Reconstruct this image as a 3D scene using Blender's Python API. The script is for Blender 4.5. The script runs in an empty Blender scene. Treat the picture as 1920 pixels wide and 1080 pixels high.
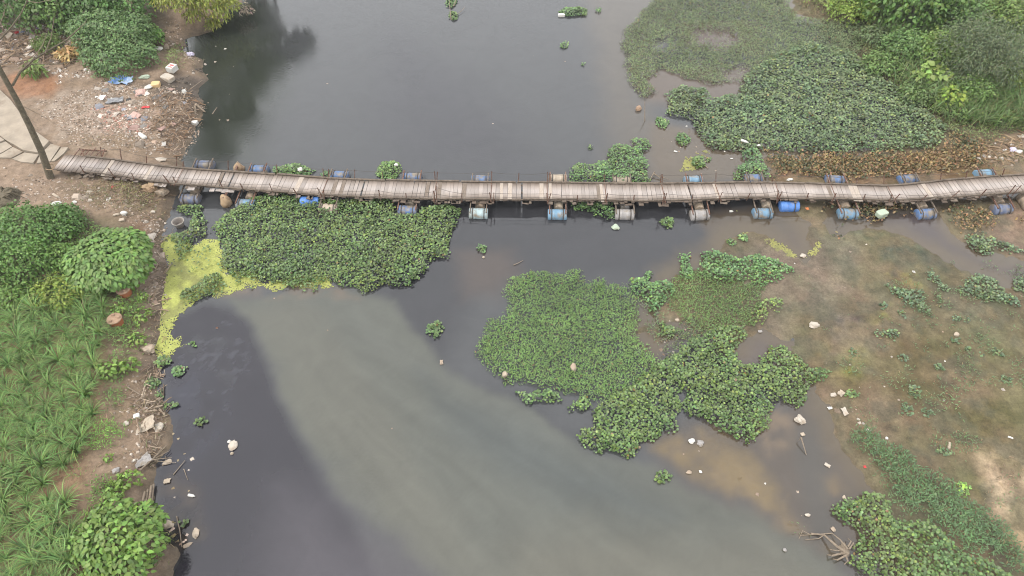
import bpy, math, random
import numpy as np
from mathutils import Vector, Matrix

random.seed(7)
rng = np.random.default_rng(11)
S = bpy.context.scene
COL = S.collection
R = math.radians

# ------------------------------------------------------------------ camera
CH, PITCH, FPX = 22.0, R(50.4), 1280.0
cd = bpy.data.cameras.new('camera'); cd.sensor_width = 36.0; cd.lens = 36.0 * FPX / 1920.0
cd.clip_end = 2000.0
cam = bpy.data.objects.new('camera', cd); COL.objects.link(cam)
cam.location = (0, 0, CH); cam.rotation_euler = (R(90) - PITCH, 0, 0)
S.camera = cam

# ------------------------------------------------------------------ overcast sky and soft sun
SUN_EL, SUN_AZ = R(60), R(-112)
w = bpy.data.worlds.new('World'); S.world = w; w.use_nodes = True
nt = w.node_tree; nt.nodes.clear()
o_ = nt.nodes.new('ShaderNodeOutputWorld'); bg = nt.nodes.new('ShaderNodeBackground')
sky = nt.nodes.new('ShaderNodeTexSky'); sky.sky_type = 'NISHITA'; sky.sun_disc = False
sky.sun_elevation = SUN_EL; sky.sun_rotation = SUN_AZ
sky.air_density = 1.6; sky.dust_density = 6.0; sky.ozone_density = 1.0
hs = nt.nodes.new('ShaderNodeHueSaturation'); hs.inputs['Saturation'].default_value = 0.16
nt.links.new(sky.outputs[0], hs.inputs['Color'])
cl = nt.nodes.new('ShaderNodeMix'); cl.data_type = 'RGBA'; cl.inputs[0].default_value = 0.78       # even white cloud layer over the sky
nt.links.new(hs.outputs[0], cl.inputs[6]); cl.inputs[7].default_value = (9.6, 9.75, 10.0, 1)
nt.links.new(cl.outputs[2], bg.inputs['Color'])
bg.inputs['Strength'].default_value = 0.15
nt.links.new(bg.outputs[0], o_.inputs['Surface'])
sl = bpy.data.lights.new('sun', 'SUN'); sl.energy = 1.5; sl.angle = R(14); sl.color = (1.0, 0.95, 0.88)
sun = bpy.data.objects.new('sun', sl); COL.objects.link(sun)
# direction to the sun matches the sky texture
sd_ = Vector((math.sin(SUN_AZ) * math.cos(SUN_EL), math.cos(SUN_AZ) * math.cos(SUN_EL), math.sin(SUN_EL)))
sun.rotation_euler = sd_.to_track_quat('Z', 'Y').to_euler()
sun.location = sd_ * 60
S.view_settings.view_transform = 'Standard'; S.view_settings.look = 'None'
S.view_settings.exposure = 0.8; S.view_settings.gamma = 1.0
S.view_settings.use_curve_mapping = False
S.render.engine = 'CYCLES'; S.cycles.pixel_filter_type = 'BLACKMAN_HARRIS'; S.cycles.filter_width = 1.05

# ------------------------------------------------------------------ pixel <-> world
cp, sp = math.cos(PITCH), math.sin(PITCH)
def ray(px, py):
    u = (px - 960) / FPX; v = (540 - py) / FPX
    return np.array([u, cp + v * sp, -sp + v * cp])
def G(px, py, z=0.0):
    d = ray(px, py); t = (z - CH) / d[2]
    return np.array([d[0] * t, d[1] * t, z])
def GY(px, py, Y):
    d = ray(px, py); t = Y / d[1]
    return np.array([d[0] * t, Y, CH + d[2] * t])
def RV(px, py, Y):                                  # what the water mirrors at this pixel, at depth Y
    p = G(px, py); d = ray(px, py); t = (Y - p[1]) / d[1]
    return np.array([p[0] + d[0] * t, Y, -d[2] * t])
def PX(lst, z=0.0):
    return np.array([G(a, b, z)[:2] for a, b in lst])
def mpp(py):                                        # metres per photo pixel, across, at row py on the ground
    return CH / (FPX * sp + (py - 540) * cp)

# ------------------------------------------------------------------ numpy noise and polygon distance
def _h(ix, iy, s):
    n = (ix.astype(np.int64) * 374761393 + iy.astype(np.int64) * 668265263 + s * 974711) & 0x7fffffff
    n = ((n ^ (n >> 13)) * 1274126177) & 0x7fffffff
    return ((n ^ (n >> 16)) & 0xffff) / 65535.0
def vnoise(P, sc, s=0):
    x = P[:, 0] / sc + 1000; y = P[:, 1] / sc + 1000
    ix = np.floor(x); iy = np.floor(y); fx = x - ix; fy = y - iy
    fx = fx * fx * (3 - 2 * fx); fy = fy * fy * (3 - 2 * fy)
    a = _h(ix, iy, s); b = _h(ix + 1, iy, s); c = _h(ix, iy + 1, s); d = _h(ix + 1, iy + 1, s)
    return (a * (1 - fx) + b * fx) * (1 - fy) + (c * (1 - fx) + d * fx) * fy
def fbm(P, sc, s=0, o=4):
    t = 0; a = 1; n = 0
    for k in range(o):
        t = t + a * vnoise(P, sc / 2 ** k, s + 17 * k); n += a; a *= 0.55
    return t / n * 2 - 1
def sdist(P, poly):                                 # + inside
    P = np.asarray(P, float)[:, :2]
    d2 = np.full(len(P), 1e18); ins = np.zeros(len(P), bool)
    m = len(poly)
    for i in range(m):
        a = poly[i]; b = poly[(i + 1) % m]; e = b - a
        wv = P - a; t = np.clip((wv @ e) / max(e @ e, 1e-12), 0, 1)
        q = wv - t[:, None] * e; d2 = np.minimum(d2, (q * q).sum(1))
        c = (a[1] <= P[:, 1]) != (b[1] <= P[:, 1])
        if e[1] != 0:
            ins ^= c & (P[:, 0] < a[0] + (P[:, 1] - a[1]) / e[1] * e[0])
    return np.where(ins, 1, -1) * np.sqrt(d2)
def ss(x): 
    x = np.clip(x, 0, 1); return x * x * (3 - 2 * x)

# ------------------------------------------------------------------ terrain shape
LEFT = np.vstack([PX([(435, -20), (425, 25), (400, 58), (352, 74), (345, 95), (386, 114), (382, 132), (386, 150), (370, 166), (382, 190),
    (386, 208), (378, 226), (366, 240), (360, 262), (346, 282), (343, 310), (330, 345), (326, 380), (318, 410), (306, 440), (300, 475), (312, 505),
    (306, 560), (300, 640), (297, 700), (300, 745), (318, 790), (316, 830), (296, 866), (290, 900), (292, 940), (278, 972), (304, 1010),
    (330, 1042), (318, 1085), (300, 1160)]), [[-14, -10], [-14, -300], [-400, -300], [-400, 400], [-30, 400], [-19, 60], [-16.5, 48]]])
RT1 = PX([(1440, 300), (1450, 338), (1545, 378), (1540, 395), (1562, 440), (1600, 432), (1655, 432), (1700, 447), (1760, 478), (1850, 515), (1940, 545),
    (2100, 565), (2300, 700), (2300, 1300), (1800, 1300), (1720, 1090), (1655, 1000), (1648, 930), (1610, 872), (1566, 805), (1538, 752), (1528, 722),
    (1460, 640), (1430, 612), (1375, 650), (1290, 600), (1235, 640), (1205, 618), (1250, 520), (1330, 478), (1372, 452), (1402, 436), (1440, 446), (1478, 470),
    (1504, 484), (1524, 472), (1500, 420), (1480, 380)])
RT2 = PX([(1764, 396), (1800, 381), (1940, 360), (2500, 330), (2500, 560), (1940, 497), (1860, 482), (1800, 446)])
RT0 = PX([(1440, 300), (1620, 285), (1775, 240), (1690, 175), (1610, 100), (1660, 57), (1490, 25), (1470, -80), (1600, -400), (2900, -400), (2600, 340),
    (1940, 345), (1700, 372), (1545, 378), (1450, 338)])
VEG = PX([(1600, 10), (1650, 100), (1690, 150), (1750, 205), (1800, 240), (1900, 235), (2500, 200), (2900, -400), (1600, -400), (1500, -60)])
SHOAL = PX([(1205, 838), (1240, 826), (1290, 795), (1330, 800), (1380, 840), (1420, 870), (1470, 905), (1486, 950), (1460, 972), (1400, 945), (1330, 905), (1290, 885), (1225, 868)])
def land(P):
    P = np.asarray(P, float).reshape(-1, np.asarray(P).shape[-1])[:, :2]
    wob = fbm(P, 1.1, 5) * 0.28 + fbm(P, 0.35, 9, 2) * 0.10
    sl_ = sdist(P, LEFT) + wob
    s1 = sdist(P, RT1); s2 = sdist(P, RT2); s0 = sdist(P, RT0)
    sr = np.maximum(np.maximum(s1, s2), s0) + wob * 1.3
    sv = sdist(P, VEG); sh = sdist(P, SHOAL) + wob * 1.5
    return sl_, sr, sv, sh, wob
def H(P):
    P = np.asarray(P, float); P = P.reshape(-1, P.shape[-1])[:, :2]
    sl_, sr, sv, sh, wob = land(P)
    zl = np.interp(sl_, [-4, -0.5, 0, 0.7, 1.8, 5, 40], [-.7, -.12, 0.0, .34, .72, .95, 1.5])
    zr = np.interp(sr, [-4, -0.6, 0, 1.5, 8, 25], [-.6, -.06, 0.0, .035, .09, .2])
    zr = zr + np.interp(sv, [-.5, 0, 4, 20], [0, 0, .45, 1.2])
    zs = np.interp(sh, [-1.2, 0, .5], [-.4, -.04, -.012])
    z = np.maximum(np.maximum(zl, zr), zs)
    rough = np.interp(sl_, [0, 1.0], [0.02, 0.10])
    bump = fbm(P, 1.6, 31) * rough + fbm(P, 0.45, 37, 3) * rough * 0.55
    flat = np.interp(sr, [0, 1], [0, .012]) * fbm(P, 0.8, 41)
    return z + bump + np.where(sl_ > 0, 0, flat)
def H1(x, y): return float(H(np.array([[x, y]]))[0])
def hit(px, py, dz=0.0):                            # the ground (or water) point at a pixel
    z = 0.5
    for _ in range(8):
        p = G(px, py, z + dz); z = max(0.0, H1(p[0], p[1]))
    return G(px, py, z + dz)
def HX(lst): return np.array([hit(a, b)[:2] for a, b in lst])

# ------------------------------------------------------------------ object helpers
def tag(o, label=None, cat=None, group=None, kind=None):
    if label: o['label'] = label
    if cat: o['category'] = cat
    if group: o['group'] = group
    if kind: o['kind'] = kind
    return o
def link(name, me, mat=None, parent=None):
    o = bpy.data.objects.new(name, me); COL.objects.link(o)
    if mat is not None and me is not None and len(me.materials) == 0: me.materials.append(mat)
    if parent is not None: o.parent = parent
    return o
def empty(name, loc=(0, 0, 0), rz=0.0):
    o = bpy.data.objects.new(name, None); COL.objects.link(o); o.location = loc; o.rotation_euler = (0, 0, rz)
    o.empty_display_size = 0.2
    return o
def mesh_np(name, V, F, C=None, smooth=False):
    V = np.asarray(V, np.float32); F = np.asarray(F, np.int32); n = F.shape[1]
    me = bpy.data.meshes.new(name)
    me.vertices.add(len(V)); me.vertices.foreach_set('co', V.ravel())
    me.loops.add(F.size); me.loops.foreach_set('vertex_index', F.ravel())
    me.polygons.add(len(F)); me.polygons.foreach_set('loop_start', np.arange(0, F.size, n, dtype=np.int32))
    me.polygons.foreach_set('loop_total', np.full(len(F), n, np.int32))
    me.polygons.foreach_set('use_smooth', np.full(len(F), bool(smooth)))
    me.update(calc_edges=True)
    if C is not None:
        a = me.color_attributes.new('col', 'FLOAT_COLOR', 'POINT')
        c4 = np.ones((len(V), 4), np.float32); c4[:, :3] = C; a.data.foreach_set('color', c4.ravel())
    return me
def join(parts):                                     # [(V,F)] or [(V,F,C)] of equal face size
    Vs, Fs, Cs, off = [], [], [], 0
    for p in parts:
        Vs.append(np.asarray(p[0], float)); Fs.append(np.asarray(p[1], int) + off); off += len(p[0])
        if len(p) > 2: Cs.append(np.broadcast_to(np.asarray(p[2], float), (len(p[0]), 3)))
    return np.vstack(Vs), np.vstack(Fs), (np.vstack(Cs) if Cs else None)
def box(c, s, rz=0.0, M=None):
    v = np.array([[x, y, z] for x in (-.5, .5) for y in (-.5, .5) for z in (-.5, .5)]) * np.array(s)
    if M is None:
        ca, sa = math.cos(rz), math.sin(rz); M = np.array([[ca, -sa, 0], [sa, ca, 0], [0, 0, 1]])
    f = [[0, 1, 3, 2], [4, 6, 7, 5], [0, 4, 5, 1], [2, 3, 7, 6], [0, 2, 6, 4], [1, 5, 7, 3]]
    return v @ M.T + np.array(c), np.array(f)
def tube(pts, rad, n=6):
    pts = np.array(pts, float); k = len(pts); rad = np.broadcast_to(np.asarray(rad, float), (k,))
    V, F = [], []
    t = np.gradient(pts, axis=0); t /= np.linalg.norm(t, axis=1)[:, None] + 1e-9
    ref = np.array([0.13, 0.21, 0.97]) if abs(t[:, 2]).mean() < 0.9 else np.array([1.0, 0.1, 0])
    for i in range(k):
        a = np.cross(t[i], ref); a /= np.linalg.norm(a) + 1e-9; b = np.cross(t[i], a)
        for j in range(n):
            an = 2 * math.pi * j / n; V.append(pts[i] + rad[i] * (math.cos(an) * a + math.sin(an) * b))
    for i in range(k - 1):
        for j in range(n):
            F.append([i * n + j, i * n + (j + 1) % n, (i + 1) * n + (j + 1) % n, (i + 1) * n + j])
    c0 = len(V); V.append(pts[0]); V.append(pts[-1])
    for j in range(n):
        F.append([c0, c0, (j + 1) % n, j]); e = (k - 1) * n; F.append([c0 + 1, c0 + 1, e + j, e + (j + 1) % n])
    return np.array(V), np.array(F)
def fixtri(me): me.validate(); me.update(); return me
def lathe(prof, n=20, axis='z'):                     # prof [(r,h)]
    V, F = [], []
    for r, h in prof:
        for j in range(n):
            a = 2 * math.pi * j / n
            V.append((h, r * math.cos(a), r * math.sin(a)) if axis == 'x' else (r * math.cos(a), r * math.sin(a), h))
    for i in range(len(prof) - 1):
        for j in range(n):
            F.append([i * n + j, i * n + (j + 1) % n, (i + 1) * n + (j + 1) % n, (i + 1) * n + j])
    return np.array(V), np.array(F)
def scatter(tv, tf, P, Rm, Sc, C):
    tv = np.asarray(tv, float); n = len(P); k = len(tv)
    Sc = np.asarray(Sc, float); Sc = Sc[:, None] * np.ones(3) if Sc.ndim == 1 else Sc
    V = np.einsum('nij,nkj->nki', Rm, tv[None] * Sc[:, None, :]) + P[:, None, :]
    F = (np.asarray(tf)[None] + (np.arange(n) * k)[:, None, None]).reshape(-1, len(tf[0]))
    return V.reshape(-1, 3), F, np.repeat(C, k, axis=0)
def rot(yaw, tilt, roll=None):                       # Rz(yaw) Rx(tilt) Ry(roll)
    n = len(yaw); roll = np.zeros(n) if roll is None else roll
    cy, sy, ct, st, cr, sr = np.cos(yaw), np.sin(yaw), np.cos(tilt), np.sin(tilt), np.cos(roll), np.sin(roll)
    z = np.zeros(n); o = np.ones(n)
    Z = np.array([[cy, -sy, z], [sy, cy, z], [z, z, o]]).transpose(2, 0, 1)
    X = np.array([[o, z, z], [z, ct, -st], [z, st, ct]]).transpose(2, 0, 1)
    Y = np.array([[cr, z, sr], [z, o, z], [-sr, z, cr]]).transpose(2, 0, 1)
    return Z @ X @ Y

# leaf shapes: base at the origin, along +Y, face up
ROUND = (np.array([[0, 0, 0], [.46, .28, .13], [.44, .74, .12], [0, 1, .03], [-.44, .74, .12], [-.46, .28, .13], [0, .5, -.03]]),
         np.array([[0, 1, 6], [1, 2, 6], [2, 3, 6], [3, 4, 6], [4, 5, 6], [5, 0, 6]]))
OVATE = (np.array([[0, 0, 0], [.30, .28, .07], [.24, .62, .03], [0, 1, -.16], [-.24, .62, .03], [-.30, .28, .07], [0, .32, 0], [0, .66, -.03]]),
         np.array([[0, 1, 6], [1, 2, 7], [1, 7, 6], [2, 3, 7], [3, 4, 7], [4, 5, 7], [5, 6, 7], [5, 0, 6]]))
LANCE = (np.array([[0, 0, 0], [.15, .42, .05], [0, 1, -.12], [-.15, .42, .05], [0, .45, -.01]]),
         np.array([[0, 1, 4], [1, 2, 4], [2, 3, 4], [3, 0, 4]]))
def blade(n=4, droop=1.0, wdt=.05):
    V, F = [], []
    for i in range(n + 1):
        t = i / n; a = R(80) - droop * t * R(95)
        y = sum(math.cos(R(80) - droop * (j / n) * R(95)) / n for j in range(i)); z = sum(math.sin(R(80) - droop * (j / n) * R(95)) / n for j in range(i))
        ww = wdt * (1 - t ** 1.6) * (0.6 + 0.4 * min(1, t * 3)) + 0.002
        V += [(-ww, y, z + ww * .35), (ww, y, z + ww * .35)]
    for i in range(n): F.append([2 * i, 2 * i + 1, 2 * i + 3, 2 * i + 2])
    return np.array(V), np.array(F)

def sample(poly, dens, margin=0.0, wob=0.18, seed=0, wsc=0.7, edge=0.0):
    lo = poly.min(0) - .4; hi = poly.max(0) + .4
    n = int(np.prod(hi - lo) * dens); P = rng.random((n, 2)) * (hi - lo) + lo
    s = sdist(P, poly) + fbm(P, wsc, 50 + seed, 3) * wob - margin
    if edge: keep = s > rng.random(n) * edge
    else: keep = s > 0
    return P[keep], s[keep]
def tint(n, base, var=.3, hue=.12):
    b = np.array(base)[None] * (1 + (rng.random((n, 1)) * 2 - 1) * var)
    return np.clip(b * (1 + (rng.random((n, 3)) * 2 - 1) * hue), 0.002, 1)

# ------------------------------------------------------------------ materials
def newmat(name):
    m = bpy.data.materials.new(name); m.use_nodes = True
    return m, m.node_tree, m.node_tree.nodes['Principled BSDF']
def N(nt, t, **k):
    n = nt.nodes.new(t)
    for a, b in k.items():
        if a in n.inputs: n.inputs[a].default_value = b
        else: setattr(n, a, b)
    return n
def mat(name, color=None, rough=.7, spec=.3, var=.35, scale=6.0, detail=4, bump=.0, bscale=None, coord='Object', attr=False, metal=0.0, rnd=0.0, transl=0.0, c2=None, thr=.5):
    m, nt, b = newmat(name); L = nt.links
    tc = N(nt, 'ShaderNodeTexCoord') if coord != 'World' else N(nt, 'ShaderNodeNewGeometry')
    co = tc.outputs['Position'] if coord == 'World' else tc.outputs[coord]
    nz = N(nt, 'ShaderNodeTexNoise', Scale=scale, Detail=detail, Roughness=.65); L.new(co, nz.inputs['Vector'])
    if attr:
        at = N(nt, 'ShaderNodeAttribute', attribute_name='col'); base = at.outputs['Color']
    else:
        rg = N(nt, 'ShaderNodeRGB'); rg.outputs[0].default_value = (*color, 1); base = rg.outputs[0]
    if c2 is not None:
        n2 = N(nt, 'ShaderNodeTexNoise', Scale=scale * .45, Detail=5, Roughness=.7); L.new(co, n2.inputs['Vector'])
        mr = N(nt, 'ShaderNodeMapRange'); mr.inputs[1].default_value = thr - .07; mr.inputs[2].default_value = thr + .09; L.new(n2.outputs['Fac'], mr.inputs[0])
        mx = N(nt, 'ShaderNodeMix', data_type='RGBA'); L.new(mr.outputs[0], mx.inputs[0]); L.new(base, mx.inputs[6]); mx.inputs[7].default_value = (*c2, 1); base = mx.outputs[2]
    mr = N(nt, 'ShaderNodeMapRange'); mr.inputs[1].default_value = .25; mr.inputs[2].default_value = .75
    mr.inputs[3].default_value = 1 - var; mr.inputs[4].default_value = 1 + var; L.new(nz.outputs['Fac'], mr.inputs[0]); fac = mr.outputs[0]
    if rnd:
        oi = N(nt, 'ShaderNodeObjectInfo'); m2 = N(nt, 'ShaderNodeMapRange'); m2.inputs[3].default_value = 1 - rnd; m2.inputs[4].default_value = 1 + rnd
        L.new(oi.outputs['Random'], m2.inputs[0]); mu = N(nt, 'ShaderNodeMath', operation='MULTIPLY'); L.new(fac, mu.inputs[0]); L.new(m2.outputs[0], mu.inputs[1]); fac = mu.outputs[0]
    vm = N(nt, 'ShaderNodeVectorMath', operation='SCALE'); L.new(base, vm.inputs[0]); L.new(fac, vm.inputs['Scale']); L.new(vm.outputs[0], b.inputs['Base Color'])
    b.inputs['Roughness'].default_value = rough; b.inputs['Specular IOR Level'].default_value = spec; b.inputs['Metallic'].default_value = metal
    if bump:
        nb = N(nt, 'ShaderNodeTexNoise', Scale=bscale or scale * 2, Detail=5, Roughness=.7); L.new(co, nb.inputs['Vector'])
        bp = N(nt, 'ShaderNodeBump', Strength=bump, Distance=.03); L.new(nb.outputs['Fac'], bp.inputs['Height']); L.new(bp.outputs[0], b.inputs['Normal'])
    if transl:
        tr = N(nt, 'ShaderNodeBsdfTranslucent'); L.new(vm.outputs[0], tr.inputs['Color'])
        ms = N(nt, 'ShaderNodeMixShader'); ms.inputs[0].default_value = transl; out = nt.nodes['Material Output']
        L.new(b.outputs[0], ms.inputs[1]); L.new(tr.outputs[0], ms.inputs[2]); L.new(ms.outputs[0], out.inputs['Surface'])
    return m
M = {}
M['leaf'] = mat('leaf', attr=True, rough=.5, spec=.35, var=.12, scale=14, coord='World', transl=.22)
M['glossy_leaf'] = mat('glossy_leaf', attr=True, rough=.42, spec=.4, var=.1, scale=12, coord='World', transl=.06)
M['grass'] = mat('grass_blade', attr=True, rough=.55, spec=.3, var=.1, scale=8, coord='World', transl=.25)
M['debris'] = mat('debris', attr=True, rough=.8, spec=.2, var=.25, scale=16, coord='World', bump=.2)
M['bark'] = mat('bark', (.105, .088, .062), rough=.9, spec=.15, var=.45, scale=9, bump=.6)
M['twig'] = mat('dry_twig', (.17, .135, .10), rough=.85, spec=.2, var=.35, scale=12)
M['rust'] = mat('rusty_steel', (.105, .052, .035), rough=.85, spec=.25, var=.5, scale=14, bump=.25, c2=(.17, .125, .10), thr=.55)
M['timber'] = mat('grey_timber', (.115, .092, .072), rough=.9, spec=.15, var=.45, scale=5, bump=.4)
M['wire'] = mat('dark_wire', (.05, .042, .036), rough=.7, spec=.3, var=.3, scale=10)
M['clay'] = mat('terracotta', (.24, .085, .038), rough=.8, spec=.25, var=.25, scale=5, bump=.15)
M['claylid'] = mat('dusty_lid', (.23, .155, .105), rough=.9, spec=.15, var=.25, scale=6, bump=.2)
M['concrete'] = mat('concrete', (.235, .198, .155), rough=.9, spec=.2, var=.22, scale=1.6, bump=.2, bscale=16, coord='World', c2=(.17, .135, .10), thr=.6)
def plastic(name, c, dirt=(.14, .115, .085), thr=.56, rough=.5):
    M[name] = mat(name, c, rough=rough, spec=.4, var=.2, scale=5, bump=.08, c2=dirt, thr=thr)
plastic('blue', (.065, .125, .25), thr=.5); plastic('pale_blue', (.12, .21, .29)); plastic('slate_blue', (.085, .105, .165), thr=.52); plastic('bright_blue', (.06, .15, .38), thr=.62)
plastic('cream', (.30, .245, .185)); plastic('grey', (.22, .205, .195)); plastic('tan', (.26, .20, .145)); plastic('ice', (.25, .32, .33)); plastic('cyan_blue', (.10, .185, .265), thr=.54)
plastic('white', (.44, .43, .40), dirt=(.33, .29, .24), thr=.6); plastic('offwhite', (.34, .30, .25), dirt=(.25, .20, .15), thr=.55); plastic('yellow_foam', (.46, .32, .16), dirt=(.36, .24, .12))
plastic('red', (.38, .03, .03), thr=.7); plastic('lilac', (.36, .33, .42), dirt=(.3, .28, .33)); plastic('pale_green', (.28, .33, .25), dirt=(.2, .21, .15)); plastic('tarp_blue', (.10, .20, .42), dirt=(.28, .33, .40), thr=.52)
plastic('grey_cloth', (.17, .17, .175), dirt=(.1, .1, .1)); plastic('dark_cloth', (.07, .065, .06)); plastic('purple', (.15, .07, .2), thr=.7); plastic('stone', (.2, .18, .155), dirt=(.12, .1, .085)); plastic('orange', (.42, .13, .04), thr=.7)
plastic('tan_sack', (.25, .175, .105), dirt=(.14, .085, .05), rough=.85); plastic('basket', (.20, .175, .155), dirt=(.13, .11, .09)); plastic('black', (.02, .018, .016))

# worn deck boards: grey weathered wood, trodden pale along the middle
def deck_mat():
    m, nt, b = newmat('deck_board'); L = nt.links
    tc = N(nt, 'ShaderNodeTexCoord'); sx = N(nt, 'ShaderNodeSeparateXYZ'); L.new(tc.outputs['Object'], sx.inputs[0])
    oi = N(nt, 'ShaderNodeObjectInfo')
    mp = N(nt, 'ShaderNodeMapping'); mp.inputs['Scale'].default_value = (3.5, .8, 1)
    off = N(nt, 'ShaderNodeVectorMath', operation='SCALE'); cb = N(nt, 'ShaderNodeCombineXYZ')
    L.new(oi.outputs['Random'], cb.inputs[0]); L.new(oi.outputs['Random'], cb.inputs[1]); L.new(cb.outputs[0], off.inputs[0]); off.inputs['Scale'].default_value = 37
    ad = N(nt, 'ShaderNodeVectorMath', operation='ADD'); L.new(tc.outputs['Object'], ad.inputs[0]); L.new(off.outputs[0], ad.inputs[1]); L.new(ad.outputs[0], mp.inputs[0])
    nz = N(nt, 'ShaderNodeTexNoise', Scale=4.0, Detail=5, Roughness=.7); L.new(mp.outputs[0], nz.inputs['Vector'])
    ab = N(nt, 'ShaderNodeMath', operation='ABSOLUTE'); L.new(sx.outputs['Y'], ab.inputs[0])
    n3 = N(nt, 'ShaderNodeMath', operation='MULTIPLY_ADD'); L.new(nz.outputs['Fac'], n3.inputs[0]); n3.inputs[1].default_value = .26; L.new(ab.outputs[0], n3.inputs[2])
    cr = N(nt, 'ShaderNodeValToRGB'); L.new(n3.outputs[0], cr.inputs[0])
    e = cr.color_ramp.elements; e[0].position = .20; e[0].color = (.285, .250, .228, 1); e[1].position = .60; e[1].color = (.105, .080, .062, 1)
    x = e.new(.36); x.color = (.235, .198, .172, 1)
    mr = N(nt, 'ShaderNodeMapRange'); mr.inputs[3].default_value = .80; mr.inputs[4].default_value = 1.12; L.new(oi.outputs['Random'], mr.inputs[0])
    mr2 = N(nt, 'ShaderNodeMapRange'); mr2.inputs[1].default_value = .3; mr2.inputs[2].default_value = .7; mr2.inputs[3].default_value = .70; mr2.inputs[4].default_value = 1.2; L.new(nz.outputs['Fac'], mr2.inputs[0])
    mu = N(nt, 'ShaderNodeMath', operation='MULTIPLY'); L.new(mr.outputs[0], mu.inputs[0]); L.new(mr2.outputs[0], mu.inputs[1])
    vm = N(nt, 'ShaderNodeVectorMath', operation='SCALE'); L.new(cr.outputs[0], vm.inputs[0]); L.new(mu.outputs[0], vm.inputs['Scale']); L.new(vm.outputs[0], b.inputs['Base Color'])
    b.inputs['Roughness'].default_value = .85; b.inputs['Specular IOR Level'].default_value = .2
    return m
M['deck'] = deck_mat()

def ground_mat():
    m, nt, b = newmat('ground_soil'); L = nt.links
    ge = N(nt, 'ShaderNodeNewGeometry'); at = N(nt, 'ShaderNodeAttribute', attribute_name='col')
    n1 = N(nt, 'ShaderNodeTexNoise', Scale=2.2, Detail=8, Roughness=.72); n2 = N(nt, 'ShaderNodeTexNoise', Scale=11, Detail=8, Roughness=.85)
    vo = N(nt, 'ShaderNodeTexVoronoi', Scale=9.0)
    for n in (n1, n2, vo): L.new(ge.outputs['Position'], n.inputs['Vector'])
    m1 = N(nt, 'ShaderNodeMapRange'); m1.inputs[1].default_value = .3; m1.inputs[2].default_value = .7; m1.inputs[3].default_value = .66; m1.inputs[4].default_value = 1.34; L.new(n1.outputs['Fac'], m1.inputs[0])
    m2 = N(nt, 'ShaderNodeMapRange'); m2.inputs[1].default_value = .3; m2.inputs[2].default_value = .7; m2.inputs[3].default_value = .6; m2.inputs[4].default_value = 1.4; L.new(n2.outputs['Fac'], m2.inputs[0])
    mu = N(nt, 'ShaderNodeMath', operation='MULTIPLY'); L.new(m1.outputs[0], mu.inputs[0]); L.new(m2.outputs[0], mu.inputs[1])
    vm = N(nt, 'ShaderNodeVectorMath', operation='SCALE'); L.new(at.outputs['Color'], vm.inputs[0]); L.new(mu.outputs[0], vm.inputs['Scale']); L.new(vm.outputs[0], b.inputs['Base Color'])
    b.inputs['Roughness'].default_value = .85; b.inputs['Specular IOR Level'].default_value = .2
    bp = N(nt, 'ShaderNodeBump', Strength=.5, Distance=.05); L.new(n2.outputs['Fac'], bp.inputs['Height']); L.new(bp.outputs[0], b.inputs['Normal'])
    return m
def water_mat():
    m, nt, b = newmat('river_water'); L = nt.links
    ge = N(nt, 'ShaderNodeNewGeometry'); at = N(nt, 'ShaderNodeAttribute', attribute_name='col')
    n1 = N(nt, 'ShaderNodeTexNoise', Scale=.7, Detail=7, Roughness=.6, Distortion=1.2); L.new(ge.outputs['Position'], n1.inputs['Vector'])
    m1 = N(nt, 'ShaderNodeMapRange'); m1.inputs[1].default_value = .3; m1.inputs[2].default_value = .7; m1.inputs[3].default_value = .92; m1.inputs[4].default_value = 1.08; L.new(n1.outputs['Fac'], m1.inputs[0])
    vm = N(nt, 'ShaderNodeVectorMath', operation='SCALE'); L.new(at.outputs['Color'], vm.inputs[0]); L.new(m1.outputs[0], vm.inputs['Scale']); L.new(vm.outputs[0], b.inputs['Base Color'])
    b.inputs['Roughness'].default_value = .035; b.inputs['IOR'].default_value = 1.5
    mp = N(nt, 'ShaderNodeMapping'); mp.inputs['Scale'].default_value = (1.0, 2.2, 1); mp.inputs['Rotation'].default_value = (0, 0, .5); L.new(ge.outputs['Position'], mp.inputs[0])
    n2 = N(nt, 'ShaderNodeTexNoise', Scale=5.5, Detail=3, Roughness=.55); L.new(mp.outputs[0], n2.inputs['Vector'])
    n3 = N(nt, 'ShaderNodeTexNoise', Scale=.25, Detail=2); L.new(ge.outputs['Position'], n3.inputs['Vector'])
    m3 = N(nt, 'ShaderNodeMapRange'); m3.inputs[1].default_value = .4; m3.inputs[2].default_value = .65; m3.inputs[3].default_value = .07; m3.inputs[4].default_value = .34; L.new(n3.outputs['Fac'], m3.inputs[0])
    bp = N(nt, 'ShaderNodeBump', Distance=.02); L.new(m3.outputs[0], bp.inputs['Strength']); L.new(n2.outputs['Fac'], bp.inputs['Height']); L.new(bp.outputs[0], b.inputs['Normal'])
    return m
M['ground'] = ground_mat(); M['water'] = water_mat()

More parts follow.
